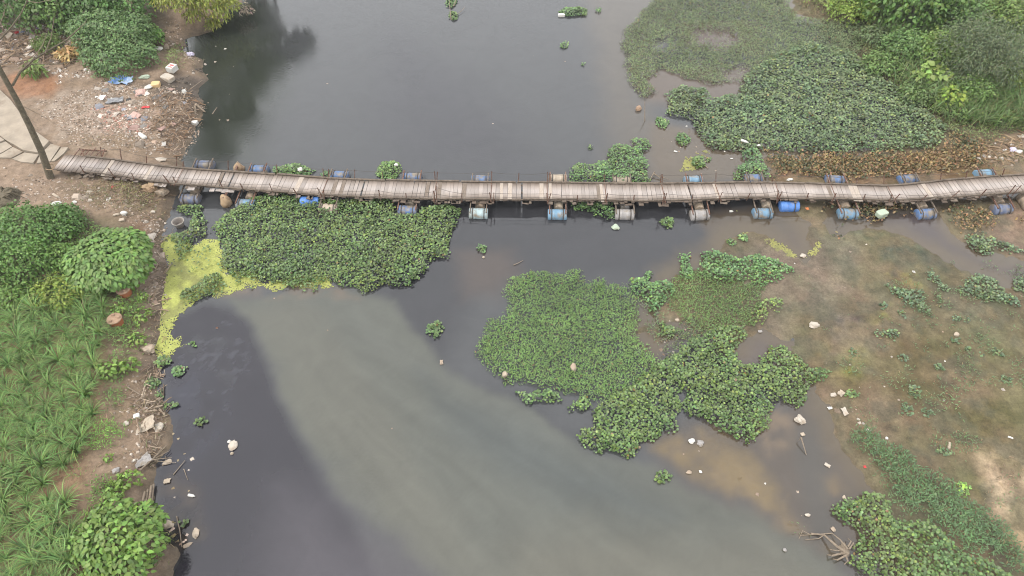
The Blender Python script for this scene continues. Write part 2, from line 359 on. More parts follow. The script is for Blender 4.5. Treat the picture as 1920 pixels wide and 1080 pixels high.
# ------------------------------------------------------------------ the setting: ground and water sheets
def axis(lo, hi, st, far):
    a = list(np.arange(lo, hi + st / 2, st)); d = st
    l, r = [lo], [hi]
    while r[-1] < far: d *= 1.35; r.append(r[-1] + d); l.append(l[-1] - d)
    return np.array(l[:0:-1] + a + r[1:])
XA, YA = axis(-33, 33, .12, 420), axis(5.5, 45, .12, 420)
def sheet(st=None):
    X, Y = np.meshgrid(XA, YA); P = np.stack([X.ravel(), Y.ravel()], 1)
    nx, ny = len(XA), len(YA); i = np.arange(nx - 1)[None] + nx * np.arange(ny - 1)[:, None]
    return P, np.stack([i, i + 1, i + nx + 1, i + nx], -1).reshape(-1, 4)
GP, GF = sheet()
WARP = np.stack([fbm(GP, 2.6, 101), fbm(GP, 2.6, 131)], 1)
WARP2 = np.stack([fbm(GP, .8, 151, 3), fbm(GP, .8, 171, 3)], 1)
WG = GP + WARP * .5 + WARP2 * .2
def paint(C, poly, feather, color, a=1.0, warp=.5, grain=0.0, gsc=.6, seed=0):
    mg = feather + warp * 1.4 + .05; lo = poly.min(0) - mg; hi = poly.max(0) + mg
    k = np.flatnonzero((GP[:, 0] > lo[0]) & (GP[:, 0] < hi[0]) & (GP[:, 1] > lo[1]) & (GP[:, 1] < hi[1]))
    if len(k) == 0: return
    s = sdist(GP[k] + WARP[k] * warp + WARP2[k] * warp * .4, poly)
    m = ss((s + feather) / (2 * feather)) * a
    if grain: m = m * np.clip(.5 + grain * fbm(GP[k], gsc, 200 + seed, 4) * 2, 0, 1)
    C[k] += (np.array(color)[None] - C[k]) * m[:, None]
_dp = np.maximum(GP[:, 1] * cp + CH * sp, 2.0)
GPX = 960 + FPX * GP[:, 0] / _dp; GPY = 540 - FPX * (GP[:, 1] * sp - CH * cp) / _dp
def ell(px, py, rx, ry, n=14):
    c = hit(px, py); k = mpp(py); ky = k / max(.3, math.sin(math.atan2(CH, c[1])))
    return np.array([[c[0] + rx * k * math.cos(2 * math.pi * i / n), c[1] + ry * ky * math.sin(2 * math.pi * i / n)] for i in range(n)])

MUD = (.096, .077, .046)
# --- ground colours
gz = H(GP); sl_, sr_, sv_, sh_, wob_ = land(GP)
C = np.tile(np.array([.085, .066, .042]), (len(GP), 1))
lm = ss((sl_ + .3) / .6)[:, None]; C += (np.array([.155, .112, .078]) - C) * lm
big = fbm(GP, 3.0, 61)[:, None]; C *= 1 + .22 * big * lm
wet = (ss(1 - sl_ / .8) * ss(sl_ + 1))[:, None]; C += (np.array([.07, .055, .040]) - C) * wet * .8
gp = lambda *a, **k: paint(C, *a, **k)
gp(HX([(30, 135), (60, 132), (110, 140), (120, 165), (95, 180), (40, 185), (15, 160)]), .5, (.175, .088, .048), .9)
gp(HX([(60, 180), (190, 175), (250, 200), (230, 280), (150, 275), (90, 240)]), .9, (.235, .190, .150), .9, grain=.8)
gp(HX([(180, 210), (250, 190), (290, 230), (240, 270), (190, 250)]), .8, (.22, .15, .12), .8, grain=.9)
gp(HX([(120, 250), (250, 255), (270, 285), (150, 280)]), .6, (.13, .092, .055), .6)
gp(HX([(255, 165), (330, 140), (385, 150), (370, 200), (290, 180)]), .5, (.055, .045, .037), .9)
gp(HX([(100, 345), (300, 350), (315, 400), (240, 400), (120, 370)]), .5, (.10, .075, .046), .8, grain=.8)
gp(HX([(0, 310), (90, 330), (130, 380), (60, 385), (0, 390)]), .5, (.20, .145, .105), .7, grain=.7)
gp(HX([(235, 415), (285, 410), (290, 450), (250, 460)]), .4, (.095, .055, .032), .85)
gp(HX([(285, 470), (312, 470), (302, 560), (280, 620), (262, 560)]), .35, (.21, .165, .13), .75, grain=.8)
gp(HX([(-300, 570), (200, 540), (190, 700), (150, 900), (150, 1100), (-400, 1200)]), .6, (.155, .098, .055), .9)
gp(HX([(-300, 400), (130, 400), (260, 430), (240, 560), (-300, 600)]), .6, (.05, .048, .026), .8)
gp(HX([(205, 560), (260, 560), (250, 700), (200, 800), (170, 1000), (150, 1000), (190, 750)]), .5, (.055, .06, .024), .7, grain=.9)
gp(HX([(230, 690), (290, 700), (310, 790), (290, 860), (270, 900), (200, 860), (215, 760)]), .4, (.15, .105, .070), .8, grain=.7)
gp(HX([(-300, -200), (320, -200), (310, 100), (150, 110), (130, 60), (-300, 50)]), .8, (.05, .045, .025), .8)
# right bank and flats
rm = (ss((sr_ + .2) / .5) * (1 - lm[:, 0]))[:, None]
C += (np.array(MUD) - C) * rm
C *= 1 + .18 * fbm(GP, 2.2, 71)[:, None] * rm
gp(VEG, .8, (.045, .045, .02), .85)
gp(PX([(1440, 300), (1770, 285), (1900, 250), (2100, 250), (2100, 330), (1700, 345), (1450, 338)]), .5, (.105, .066, .034), .9)
gp(PX([(1840, 300), (1870, 255), (1900, 240), (2100, 220), (2100, 310), (1900, 322)]), .4, (.13, .095, .065), .8)
gp(PX([(1530, 430), (1700, 460), (1740, 500), (1660, 520), (1560, 500)]), 1.0, (.066, .066, .046), .8, grain=.7)
gp(PX([(1590, 425), (1660, 430), (1740, 470), (1770, 500), (1700, 490), (1640, 470)]), .6, (.055, .062, .046), .85, grain=.8)
gp(PX([(1600, 480), (1720, 490), (1730, 540), (1640, 540), (1590, 520)]), .7, (.115, .086, .042), .7, grain=.7)
gp(PX([(1500, 500), (1590, 520), (1580, 600), (1520, 580), (1490, 540)]), .8, (.102, .085, .060), .9)
gp(PX([(1330, 470), (1480, 480), (1500, 560), (1480, 640), (1420, 600), (1300, 600)]), .6, (.106, .088, .062), .85)
gp(PX([(1400, 438), (1440, 448), (1480, 472), (1560, 445), (1600, 440), (1600, 500), (1500, 510), (1380, 480)]), .5, (.106, .088, .064), .8)
gp(PX([(1540, 590), (1610, 590), (1640, 640), (1570, 645)]), .4, (.060, .052, .047), .8, grain=.7)
gp(PX([(1520, 640), (1640, 660), (1640, 760), (1580, 740), (1530, 700)]), .6, (.095, .080, .036), .8, grain=.7)
gp(PX([(1640, 640), (1920, 600), (2100, 700), (2100, 950), (1850, 860), (1700, 800), (1640, 720)]), 1.0, (.088, .068, .036), .9)
gp(PX([(1680, 680), (1800, 640), (1860, 760), (1760, 820), (1690, 760)]), .9, (.070, .053, .028), .7, grain=.6)
gp(PX([(1780, 560), (1920, 560), (2000, 700), (1880, 680), (1800, 620)]), .8, (.075, .074, .045), .8, grain=.6)
gp(PX([(1650, 505), (1710, 510), (1730, 530), (1660, 530)]), .35, (.15, .15, .035), .6, grain=.9)
gp(PX([(1630, 585), (1660, 575), (1665, 610), (1635, 605)]), .3, (.13, .14, .03), .7, grain=.9)
gp(PX([(1555, 660), (1620, 660), (1610, 700), (1560, 690)]), .4, (.13, .13, .03), .6, grain=.9)
gp(PX([(1830, 850), (1890, 840), (1960, 870), (1950, 910), (1900, 920), (1880, 975), (1850, 975), (1850, 920)]), .35, (.30, .225, .145), .9, grain=1.0, gsc=.5)
gp(PX([(1890, 1000), (1950, 990), (1950, 1060), (1900, 1050)]), .35, (.26, .19, .11), .8, grain=1.0)
gp(PX([(1640, 640), (1800, 600), (1960, 620), (1960, 860), (1760, 840), (1640, 740)]), 1.2, (.082, .070, .034), .55, grain=.7, gsc=1.6)
gp(PX([(1780, 790), (1850, 800), (1840, 980), (1800, 940)]), .5, (.10, .085, .036), .7, grain=.8)
gp(PX([(1540, 740), (1640, 730), (1640, 860), (1600, 850), (1560, 790)]), .5, (.12, .090, .055), .7, grain=.7)
gp(PX([(1770, 450), (1930, 390), (2000, 480), (1870, 470)]), .5, (.11, .084, .058), .8)
gp(PX([(1870, 400), (1920, 395), (1990, 430), (1900, 440)]), .4, (.15, .105, .07), .8)
gp(PX([(1230, 600), (1300, 590), (1330, 640), (1250, 690), (1220, 660)]), .4, (.12, .085, .055), .8)
gp(SHOAL, .35, (.115, .080, .036), .9, grain=.8)
mo = (fbm(GP, 1.7, 811, 5) * 1.5)[:, None]; mf = (fbm(GP, .45, 821, 4) * 1.6)[:, None]; fl = rm * (sv_ < .5)[:, None]
C = np.clip(C + (np.array([.026, .020, .015]) * mo + np.array([-.004, .004, -.001]) * (fbm(GP, 1.1, 831, 4) * 2)[:, None] + np.array([.016, .013, .009]) * mf) * fl, .012, 1)
mg_ = ss((fbm(GP, .9, 841, 5) - .12) / .16)[:, None] * fl; C += (np.array([.052, .054, .038]) - C) * mg_ * .42
C += (np.array([.012, .010, .010])) * lm * (fbm(GP, .5, 851, 4) * 1.4)[:, None]
me = mesh_np('ground', np.c_[GP, gz], GF, np.clip(C, .008, 1), smooth=True)
tag(link('ground', me, M['ground']), 'brown river banks and olive mudflats around the grey water', kind='structure')

# --- water colours (silt, oil and shallows are in the water itself)
Wc = np.tile(np.array([.054, .055, .056]), (len(GP), 1))
wp = lambda *a, **k: paint(Wc, *a, **k)
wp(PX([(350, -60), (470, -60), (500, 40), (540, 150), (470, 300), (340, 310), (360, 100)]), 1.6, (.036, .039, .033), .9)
wp(PX([(740, 60), (830, 110), (960, 230), (1000, 330), (760, 320), (700, 200)]), 2.2, (.047, .047, .050), .9)
wp(PX([(1080, -80), (1300, -80), (1200, 180), (1260, 260), (1220, 330), (1150, 330), (1130, 150)]), 1.2, (.078, .070, .060), .85)
wp(PX([(1190, 130), (1420, 120), (1400, 200), (1260, 200), (1210, 190)]), .6, (.085, .068, .055), .9)
wp(PX([(1270, 40), (1420, 40), (1420, 100), (1280, 90)]), .5, (.075, .055, .045), .9)
wp(PX([(1220, 230), (1460, 270), (1440, 345), (1220, 345)]), .5, (.085, .070, .054), .9)
wp(PX([(640, 380), (1700, 380), (1460, 470), (1250, 520), (1100, 520), (960, 520), (880, 560), (820, 700), (1000, 770), (1100, 850), (900, 740), (740, 640), (700, 560)]), .8, (.037, .037, .039), .9)
wp(PX([(860, 470), (960, 460), (980, 510), (920, 560), (860, 560)]), .8, (.062, .052, .046), .8)
wp(PX([(1300, 400), (1480, 390), (1560, 440), (1520, 480), (1440, 450), (1340, 480)]), .5, (.070, .058, .045), .85)
wp(PX([(1400, 480), (1460, 455), (1545, 400), (1530, 470), (1506, 486)]), .3, (.066, .053, .046), .7)
wp(PX([(1560, 420), (1700, 390), (1800, 400), (1850, 490), (1930, 500), (1930, 550), (1760, 480)]), .4, (.060, .050, .047), .95)
PLUME = PX([(425, 560), (520, 546), (660, 540), (735, 560), (775, 630), (840, 698), (940, 748), (1010, 785), (1100, 850), (1230, 890), (1340, 940), (1460, 990), (1560, 1040), (1640, 1120), (1640, 1250), (900, 1250), (826, 1085), (784, 1040), (743, 1009), (665, 957), (602, 894), (581, 852), (555, 780), (524, 717), (493, 649), (467, 592)])
wp(PLUME, .26, (.070, .072, .062), 1.0, warp=.42)
wp(PX([(640, 1000), (760, 1010), (860, 1110), (860, 1200), (640, 1200)]), 1.3, (.066, .064, .062), .8)
wp(PX([(470, 585), (560, 560), (640, 640), (760, 830), (900, 1000), (1000, 1110), (860, 1110), (720, 960), (640, 900), (585, 840), (520, 690)]), .7, (.078, .077, .064), .75)
wp(PX([(650, 555), (740, 645), (850, 705), (1000, 785), (1100, 850), (1060, 850), (900, 760), (760, 700), (690, 640)]), .35, (.076, .078, .068), .7, warp=.3)
wp(PX([(780, 700), (960, 790), (1130, 880), (1250, 960), (1100, 960), (940, 880), (840, 800)]), .9, (.054, .059, .056), .8)
wp(PX([(960, 1010), (1200, 1000), (1450, 1020), (1640, 1100), (1640, 1200), (960, 1200)]), 1.0, (.086, .082, .066), .7)
_th = np.arctan2(GPY - 500, GPX - 400); _rr = np.hypot(GPX - 400, GPY - 500)
_fan = fbm(np.stack([_th * 9 + .15 * WARP[:, 0], _rr / 420 + WARP2[:, 0] * .05], 1), .55, 861, 4) + .3 * fbm(np.stack([_th * 20, _rr / 300], 1), .5, 871, 3)
_fan = _fan + .35 * fbm(np.stack([_th * 34 + WARP2[:, 0] * .25, _rr / 160 + WARP2[:, 1] * .3], 1), .5, 891, 4)
_pm = ss((sdist(GP + WARP * .3, PLUME) + .5) / 1.2); Wc *= (1 + .15 * _fan * _pm * ss((_rr - 120) / 350))[:, None]
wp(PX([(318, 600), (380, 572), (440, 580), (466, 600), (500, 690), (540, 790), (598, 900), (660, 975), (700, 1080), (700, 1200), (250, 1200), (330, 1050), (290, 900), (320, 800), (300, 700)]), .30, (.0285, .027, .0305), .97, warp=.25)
wp(PX([(520, 930), (600, 940), (680, 1000), (760, 1060), (800, 1200), (480, 1200)]), 1.5, (.054, .050, .055), .9)
wp(PX([(300, 680), (340, 660), (400, 720), (420, 800), (370, 870), (330, 860), (300, 760)]), .5, (.036, .036, .044), .8, grain=.8, gsc=1.0)
wp(PX([(380, 600), (440, 640), (430, 720), (400, 700), (370, 650)]), .3, (.040, .040, .043), .7, grain=1.0, gsc=.5)
_ow = np.abs(fbm(GP + WARP * .9, 1.5, 881, 4) + .3 * WARP2[:, 1]); _oz = ss((sdist(GP, PX([(325, 640), (390, 585), (450, 600), (470, 680), (440, 760), (390, 810), (330, 800)])) + .6) / 1.4)
Wc += (np.array([.055, .055, .064]) - Wc) * (np.clip(1 - _ow / .055, 0, 1) ** 1.5 * _oz * .65)[:, None]
wp(PX([(400, 545), (520, 525), (640, 540), (680, 556), (560, 562), (480, 552), (420, 565)]), .15, (.095, .078, .062), .8, grain=.6)
wp(PX([(290, 880), (370, 900), (390, 1000), (340, 1040), (300, 1000)]), .4, (.055, .045, .036), .7, grain=.8)
sm = PX([(1205, 830), (1290, 785), (1440, 790), (1530, 740), (1570, 800), (1640, 900), (1660, 1010), (1640, 1080), (1560, 1030), (1460, 990), (1340, 930), (1230, 880)])
wp(sm, .7, (.066, .056, .047), .95)
wp(PX([(1220, 840), (1300, 800), (1400, 860), (1490, 930), (1490, 970), (1560, 1030), (1450, 985), (1320, 915)]), .45, (.118, .090, .056), .95, grain=.7, gsc=.9)
wp(PX([(1215, 850), (1235, 825), (1300, 790), (1350, 800), (1440, 880), (1480, 930), (1480, 968), (1420, 955), (1330, 915), (1280, 890)]), .3, (.116, .088, .050), .7, grain=.6, gsc=.7)
wp(PX([(1400, 770), (1480, 770), (1500, 830), (1440, 850)]), .4, (.118, .090, .064), .8, grain=.8)
wp(PX([(1530, 900), (1570, 890), (1590, 960), (1550, 970)]), .3, (.118, .088, .054), .8, grain=.8)
wp(PX([(1500, 800), (1540, 790), (1560, 870), (1560, 1000), (1530, 1030), (1500, 930)]), .35, (.060, .056, .050), .8)
wp(PX([(1370, 650), (1440, 610), (1510, 650), (1500, 690), (1400, 690)]), .3, (.072, .060, .056), .9)
wp(PX([(1190, 590), (1240, 600), (1250, 690), (1215, 690)]), .25, (.062, .052, .046), .9)
sm_ = ss(1 + np.minimum(sr_, 0) / 1.3)[:, None] * (sr_ < .5)[:, None]
Wc += (np.array([.085, .068, .046]) - Wc) * sm_ * .75
Wc = np.maximum(Wc - np.array([.018, .018, .0175]), .006)
me = mesh_np('river_water', np.c_[GP, np.zeros(len(GP))], GF, Wc, smooth=True)
tag(link('water', me, M['water']), 'murky grey river water with a pale silt plume', kind='structure')

# ------------------------------------------------------------------ floating and creeping ground cover
def top(P): return np.maximum(H(P), 0.0)
def hyacinth(poly, dens=300, size=.086, col=(.044, .067, .024), h=.36, seed=0, wob=.20, edge=.14, var=.5):
    P, s = sample(poly, dens, wob=wob, seed=seed, edge=edge)
    n = len(P)
    if n == 0: return None
    clump = fbm(P, .55, 300 + seed, 2)
    z = top(P) + .03 + h * np.clip(s / .35, .15, 1) * (.45 + .35 * clump + .42 * rng.random(n) ** 1.3)
    yaw = rng.random(n) * 2 * math.pi; tilt = R(5) + rng.random(n) ** 1.1 * R(66) - R(22); roll = (rng.random(n) - .5) * R(34)
    sc = size * (.7 + .6 * rng.random(n)) * (1 + .15 * clump)
    c = tint(n, np.array(col) * np.array([1.86, 1.90, 1.66]), var, .10); c *= (1 + .26 * fbm(P, 1.4, 320 + seed, 3))[:, None]; c[:, 0] *= 1 + .14 * fbm(P, .9, 340 + seed, 3); c[:, 2] *= 1 - .10 * fbm(P, .9, 340 + seed, 3)
    young = rng.random(n) < .13; c[young] *= np.array([1.5, 1.35, 1.0]); old = rng.random(n) < .006; c[old] = tint(old.sum(), (.14, .085, .03), .4)
    return scatter(*ROUND, np.c_[P, z], rot(yaw, tilt, roll), sc, c)
def creeper(poly, dens=260, size=.13, col=(.050, .090, .032), h=.12, seed=0, wob=.25, edge=.3, var=.35, brown=.05, holes=(), clump=None):
    P, s = sample(poly, dens, wob=wob, seed=seed, edge=edge)
    if clump is not None: kp = fbm(P, .8, 66 + seed, 4) > clump + .25 * (rng.random(len(P)) - .5); P, s = P[kp], s[kp]
    for hp in holes:
        kp = rng.random(len(P)) > ss((sdist(P, PX(hp)) + fbm(P, .9, 77, 3) * .6 + .4) / .8) * .88; P, s = P[kp], s[kp]
    n = len(P)
    if n == 0: return None
    clm = fbm(P, .5, 400 + seed, 3)
    z = top(P) + .015 + h * np.clip(s / .3, .2, 1) * (.5 + .5 * clm + .45 * rng.random(n))
    yaw = rng.random(n) * 2 * math.pi; tilt = rng.random(n) * R(70) - R(12); roll = (rng.random(n) - .5) * R(60)
    sc = size * (.6 + .8 * rng.random(n)); c = tint(n, np.array(col) * np.array([2.25, 1.96, 1.75]), var, .12); c *= (1 + .3 * fbm(P, 1.8, 420 + seed, 3))[:, None]
    b = rng.random(n) < brown; c[b] = tint(b.sum(), (.13, .09, .045), .5)
    return scatter(*LANCE, np.c_[P, z], rot(yaw, tilt, roll), np.c_[sc, sc, sc], c)
def cover(name, label, cat, parts, m, group=None, kind='stuff'):
    parts = [p for p in parts if p is not None]
    V, F, C = join(parts)
    return tag(link(name, mesh_np(name, V, F, C, m is not M['debris']), m), label, cat, group, kind)
HY, AL = 'glossy_leaf', 'leaf'
def hmat(label, px, name='water_hyacinth_mat', **k):
    return cover(name, label, 'floating plants', [hyacinth(PX(px), seed=len(bpy.data.objects) % 97, **k)], M[HY])
def amat(label, px, name='creeping_weed_mat', **k):
    return cover(name, label, 'floating plants', [creeper(PX(px), seed=len(bpy.data.objects) % 97, **k)], M[AL])

hmat('large dark hyacinth mat along the near side of the bridge, left half of the river',
     [(412, 408), (397, 434), (416, 462), (419, 498), (428, 518), (447, 534), (454, 518), (485, 522), (491, 531), (529, 537), (551, 550), (573, 537), (605, 534), (624, 534), (640, 544), (668, 540),
      (680, 555), (702, 553), (724, 537), (772, 537), (800, 518), (813, 490), (841, 484), (844, 443), (866, 396), (838, 383), (794, 392), (781, 402), (746, 402), (742, 372), (600, 374), (520, 366), (470, 374), (440, 392)])
hmat('small hyacinth mat by the grey basket at the left bank', [(331, 386), (384, 386), (381, 408), (391, 440), (362, 459), (353, 487), (334, 496), (328, 468), (318, 443), (352, 430), (356, 408), (334, 404)])
hmat('hyacinth islet on the yellow green duckweed', [(418, 500), (424, 528), (410, 552), (369, 567), (347, 575), (337, 566), (340, 544), (369, 528), (400, 512)])
hmat('bright hyacinth patch hugging the far side of the bridge right of middle',
     [(1065, 324), (1081, 308), (1105, 310), (1135, 299), (1133, 284), (1155, 271), (1184, 277), (1184, 262), (1215, 264), (1217, 278), (1203, 292), (1212, 300), (1212, 322), (1222, 341), (1222, 350), (1065, 350)], col=(.046, .076, .030))
hmat('wedge of hyacinth under the near bridge edge beside a grey barrel', [(1065, 381), (1152, 378), (1152, 411), (1137, 415), (1093, 400), (1069, 390)], col=(.042, .072, .028))
hmat('huge dark green hyacinth field in the upper right water',
     [(1384, 179), (1335, 183), (1319, 167), (1274, 163), (1250, 179), (1250, 216), (1295, 224), (1303, 252), (1335, 281), (1384, 289), (1421, 285), (1466, 285), (1506, 287), (1588, 287), (1751, 283), (1767, 261), (1775, 240),
      (1730, 204), (1690, 175), (1629, 130), (1600, 100), (1560, 90), (1500, 80), (1440, 110), (1392, 142)], dens=255, size=.098, h=.34, col=(.048, .067, .034))
amat('pale grey green weed mat at the top of the right water',
     [(1185, 45), (1164, 57), (1160, 85), (1170, 106), (1168, 122), (1179, 151), (1197, 183), (1211, 189), (1234, 175), (1213, 151), (1242, 134), (1282, 151), (1335, 163), (1388, 156), (1400, 148), (1450, 122), (1510, 96), (1565, 104), (1606, 110),
      (1629, 82), (1661, 57), (1629, 41), (1547, 37), (1498, 33), (1482, 8), (1474, -30), (1250, -30), (1209, 16)], dens=400, size=.125, h=.16, col=(.056, .082, .042), brown=.06, holes=[[(1300, 62), (1340, 52), (1392, 66), (1396, 84), (1350, 92), (1310, 82)], [(1340, 135), (1400, 128), (1410, 150), (1350, 152)], [(1225, 78), (1250, 74), (1256, 90), (1230, 94)]])
hmat('narrow tongue of hyacinth reaching the far bridge edge', [(1380, 287), (1421, 283), (1430, 300), (1445, 325), (1452, 338), (1378, 338), (1378, 315), (1395, 305)], col=(.045, .078, .034), size=.085)
amat('wide light green weed raft in the middle of the river',
     [(957, 521), (1008, 506), (1059, 517), (1067, 500), (1093, 504), (1101, 534), (1131, 521), (1144, 534), (1178, 538), (1195, 563), (1210, 593), (1194, 610), (1200, 636), (1228, 661), (1242, 683), (1240, 704), (1200, 732),
      (1160, 752), (1118, 762), (1059, 742), (1012, 738), (982, 721), (948, 721), (914, 700), (890, 670), (886, 649), (905, 627), (914, 602), (940, 593), (948, 572), (940, 546)], dens=540, size=.108, h=.2, col=(.050, .096, .030), brown=.03)
hmat('hyacinth fringe at the lower left tip of the light green raft', [(965, 738), (1008, 732), (1050, 738), (1059, 756), (1025, 755), (986, 766)], col=(.046, .078, .03), size=.085)
hmat('small hyacinth lobe below the light green raft', [(1063, 764), (1080, 748), (1101, 744), (1118, 764), (1101, 776), (1067, 776)], col=(.046, .078, .03), size=.085)
hmat('big dark hyacinth mat with two lobes right of the light green raft',
     [(1084, 823), (1089, 802), (1110, 798), (1106, 768), (1138, 740), (1180, 720), (1218, 696), (1250, 676), (1284, 650), (1322, 622), (1340, 610), (1400, 610), (1400, 636), (1374, 657), (1391, 683), (1416, 683), (1438, 649),
      (1463, 649), (1506, 670), (1519, 691), (1557, 700), (1519, 734), (1519, 755), (1493, 772), (1459, 759), (1438, 810), (1400, 832), (1365, 815), (1323, 793), (1284, 781), (1280, 742), (1276, 742), (1276, 810), (1204, 832), (1195, 857), (1178, 868), (1144, 853), (1093, 840)], size=.084, dens=330)
hmat('ragged hyacinth strand at the top right of the light green raft', [(1178, 525), (1204, 525), (1216, 504), (1229, 512), (1221, 534), (1242, 529), (1259, 529), (1263, 551), (1242, 580), (1233, 597), (1216, 589), (1204, 559), (1182, 551)], size=.085, col=(.045, .08, .032))
hmat('thin upright hyacinth strand beside the dark pool', [(1272, 478), (1293, 476), (1297, 517), (1297, 530), (1274, 525)], size=.085, col=(.045, .08, .032))
hmat('hyacinth patch at the upper edge of the middle mudflat', [(1314, 474), (1340, 472), (1382, 487), (1408, 478), (1450, 487), (1489, 508), (1455, 534), (1425, 538), (1400, 530), (1348, 540), (1306, 516)], size=.09, dens=300, col=(.045, .08, .032), edge=.2)
amat('thin pale weed patch on the middle mudflat between hyacinths', [(1258, 524), (1310, 508), (1430, 536), (1432, 578), (1408, 616), (1327, 632), (1284, 605), (1252, 576)], dens=620, size=.10, col=(.048, .086, .030), brown=.08, edge=.2)
hmat('yellowing hyacinth cluster at the right of the middle mudflat', [(1433, 559), (1468, 563), (1468, 585), (1442, 588), (1440, 614), (1404, 606), (1404, 580)], size=.085, col=(.060, .085, .028), edge=.4)
amat('sparse creeping weed linking the dark hyacinth to the middle mudflat', [(1215, 705), (1240, 655), (1255, 610), (1300, 595), (1335, 610), (1325, 645), (1280, 670), (1240, 712)], dens=330, size=.1, col=(.046, .075, .03), brown=.2, edge=.6)
cover('water_hyacinth_mat', 'sprigs of hyacinth scattered over the duckweed film', 'floating plants', [hyacinth(PX([(318, 440), (400, 452), (418, 480), (400, 500), (350, 510), (322, 490)]), dens=60, size=.09, h=.2, wob=1.0, edge=.9, seed=71), hyacinth(PX([(425, 500), (620, 490), (630, 535), (560, 545), (450, 535)]), dens=110, size=.09, h=.22, wob=.9, edge=.5, seed=72)], M[HY])
amat('grey green weed strip between the light raft and the ragged strand', [(1150, 535), (1185, 528), (1215, 560), (1240, 585), (1262, 560), (1268, 590), (1235, 605), (1205, 592), (1190, 562)], dens=300, size=.1, col=(.046, .075, .036), brown=.1, edge=.4)
hmat('hyacinth clump on the wet gap beside the light green raft', [(1233, 602), (1255, 612), (1272, 623), (1263, 636), (1233, 632)], size=.085)
hmat('dark hyacinth mat at the bottom right edge of the water',
     [(1555, 954), (1570, 939), (1603, 939), (1618, 924), (1647, 924), (1670, 939), (1677, 969), (1736, 976), (1773, 1006), (1795, 1035), (1847, 1050), (1892, 1080), (1925, 1100), (1925, 1180), (1700, 1180), (1647, 1082), (1614, 1078), (1588, 1054), (1599, 1035), (1603, 1013), (1599, 991), (1566, 976)], size=.084, dens=330)
amat('long blue green weed band above the bottom right hyacinth mat',
     [(1584, 824), (1607, 787), (1640, 795), (1662, 824), (1707, 839), (1718, 865), (1747, 880), (1762, 876), (1810, 917), (1847, 954), (1895, 995), (1930, 1043), (1930, 1100), (1892, 1080), (1847, 1050), (1795, 1045), (1765, 1016), (1736, 990), (1675, 975), (1662, 939), (1642, 902), (1622, 858), (1592, 843)],
     dens=760, size=.115, h=.2, col=(.038, .072, .034), brown=.06, edge=.6, clump=-.5)
for lb, px in [('green hyacinth strip in the ditch at the right edge of the photo', [(1793, 443), (1805, 439), (1846, 439), (1874, 453), (1886, 457), (1930, 469), (1930, 484), (1886, 475), (1866, 467), (1858, 480), (1846, 482), (1815, 467)]),
               ('slanting weed strip right of the olive flat', [(1732, 500), (1745, 500), (1754, 517), (1779, 544), (1773, 553), (1754, 550), (1740, 519)]),
               ('branched weed patch on the olive flat', [(1657, 533), (1670, 539), (1687, 547), (1704, 539), (1737, 544), (1734, 555), (1732, 572), (1743, 592), (1718, 586), (1693, 578), (1687, 561), (1668, 558)]),
               ('hooked weed patch below the slanting strip', [(1748, 555), (1768, 558), (1773, 589), (1823, 597), (1820, 608), (1787, 608), (1776, 594), (1759, 578)]),
               ('broad weed patch near the right photo edge', [(1793, 547), (1804, 522), (1829, 511), (1857, 519), (1876, 539), (1890, 550), (1920, 567), (1912, 583), (1873, 567), (1837, 567), (1798, 555)]),
               ('weed patch cut by the right photo edge', [(1887, 530), (1907, 519), (1930, 512), (1930, 557), (1898, 550)]),
               ('round grey green weed patch alone on the olive flat', [(1654, 617), (1679, 614), (1687, 630), (1676, 642), (1657, 639), (1634, 633), (1629, 622)])]:
    hmat(lb, px, name='weed_patch', size=.085, dens=300, h=.14, col=(.044, .064, .036), edge=.25, wob=.22)
# dead brown hyacinth
def dead(label, px, dens=190, **k):
    poly = PX(px); P, s = sample(poly, dens, wob=.45, seed=len(bpy.data.objects) % 97, edge=.8); n = len(P)
    z = top(P) + .02 + .14 * rng.random(n); cl = fbm(P, 1.2, 77, 3)
    c = tint(n, (.205, .140, .066), .5, .15); g = rng.random(n) + cl * .5 > .74; c[g] = tint(g.sum(), (.075, .080, .036), .4)
    sc = .12 * (.6 + .8 * rng.random(n))
    return cover('dead_hyacinth_mat', label, 'dead plants', [scatter(*ROUND, np.c_[P, z], rot(rng.random(n) * 6.28, (rng.random(n) - .2) * R(80), (rng.random(n) - .5) * R(90)), np.c_[sc * .6, sc, sc], c)], M['leaf'])
dead('band of withered brown hyacinth between the green field and the bridge', [(1421, 283), (1466, 285), (1600, 286), (1751, 281), (1775, 240), (1800, 252), (1840, 264), (1880, 262), (1840, 300), (1870, 316), (1800, 328), (1700, 338), (1600, 342), (1452, 338), (1430, 300)], dens=330)
dead('withered brown hyacinth around the pale green sack below the bridge', [(1540, 376), (1700, 378), (1706, 400), (1672, 412), (1650, 428), (1615, 420), (1595, 424), (1575, 412), (1555, 400), (1535, 394)])
dead('small brown withered strand left of the pale green sack', [(1545, 408), (1582, 418), (1582, 440), (1576, 455), (1560, 445)])
dead('brown withered hyacinth patch below the rightmost barrels', [(1762, 394), (1780, 386), (1815, 378), (1854, 386), (1862, 400), (1868, 410), (1862, 427), (1846, 441), (1801, 443), (1788, 427), (1780, 412)])
dead('brown scraps of weed near the right photo edge below the bridge', [(1895, 410), (1930, 405), (1930, 425), (1905, 425)])

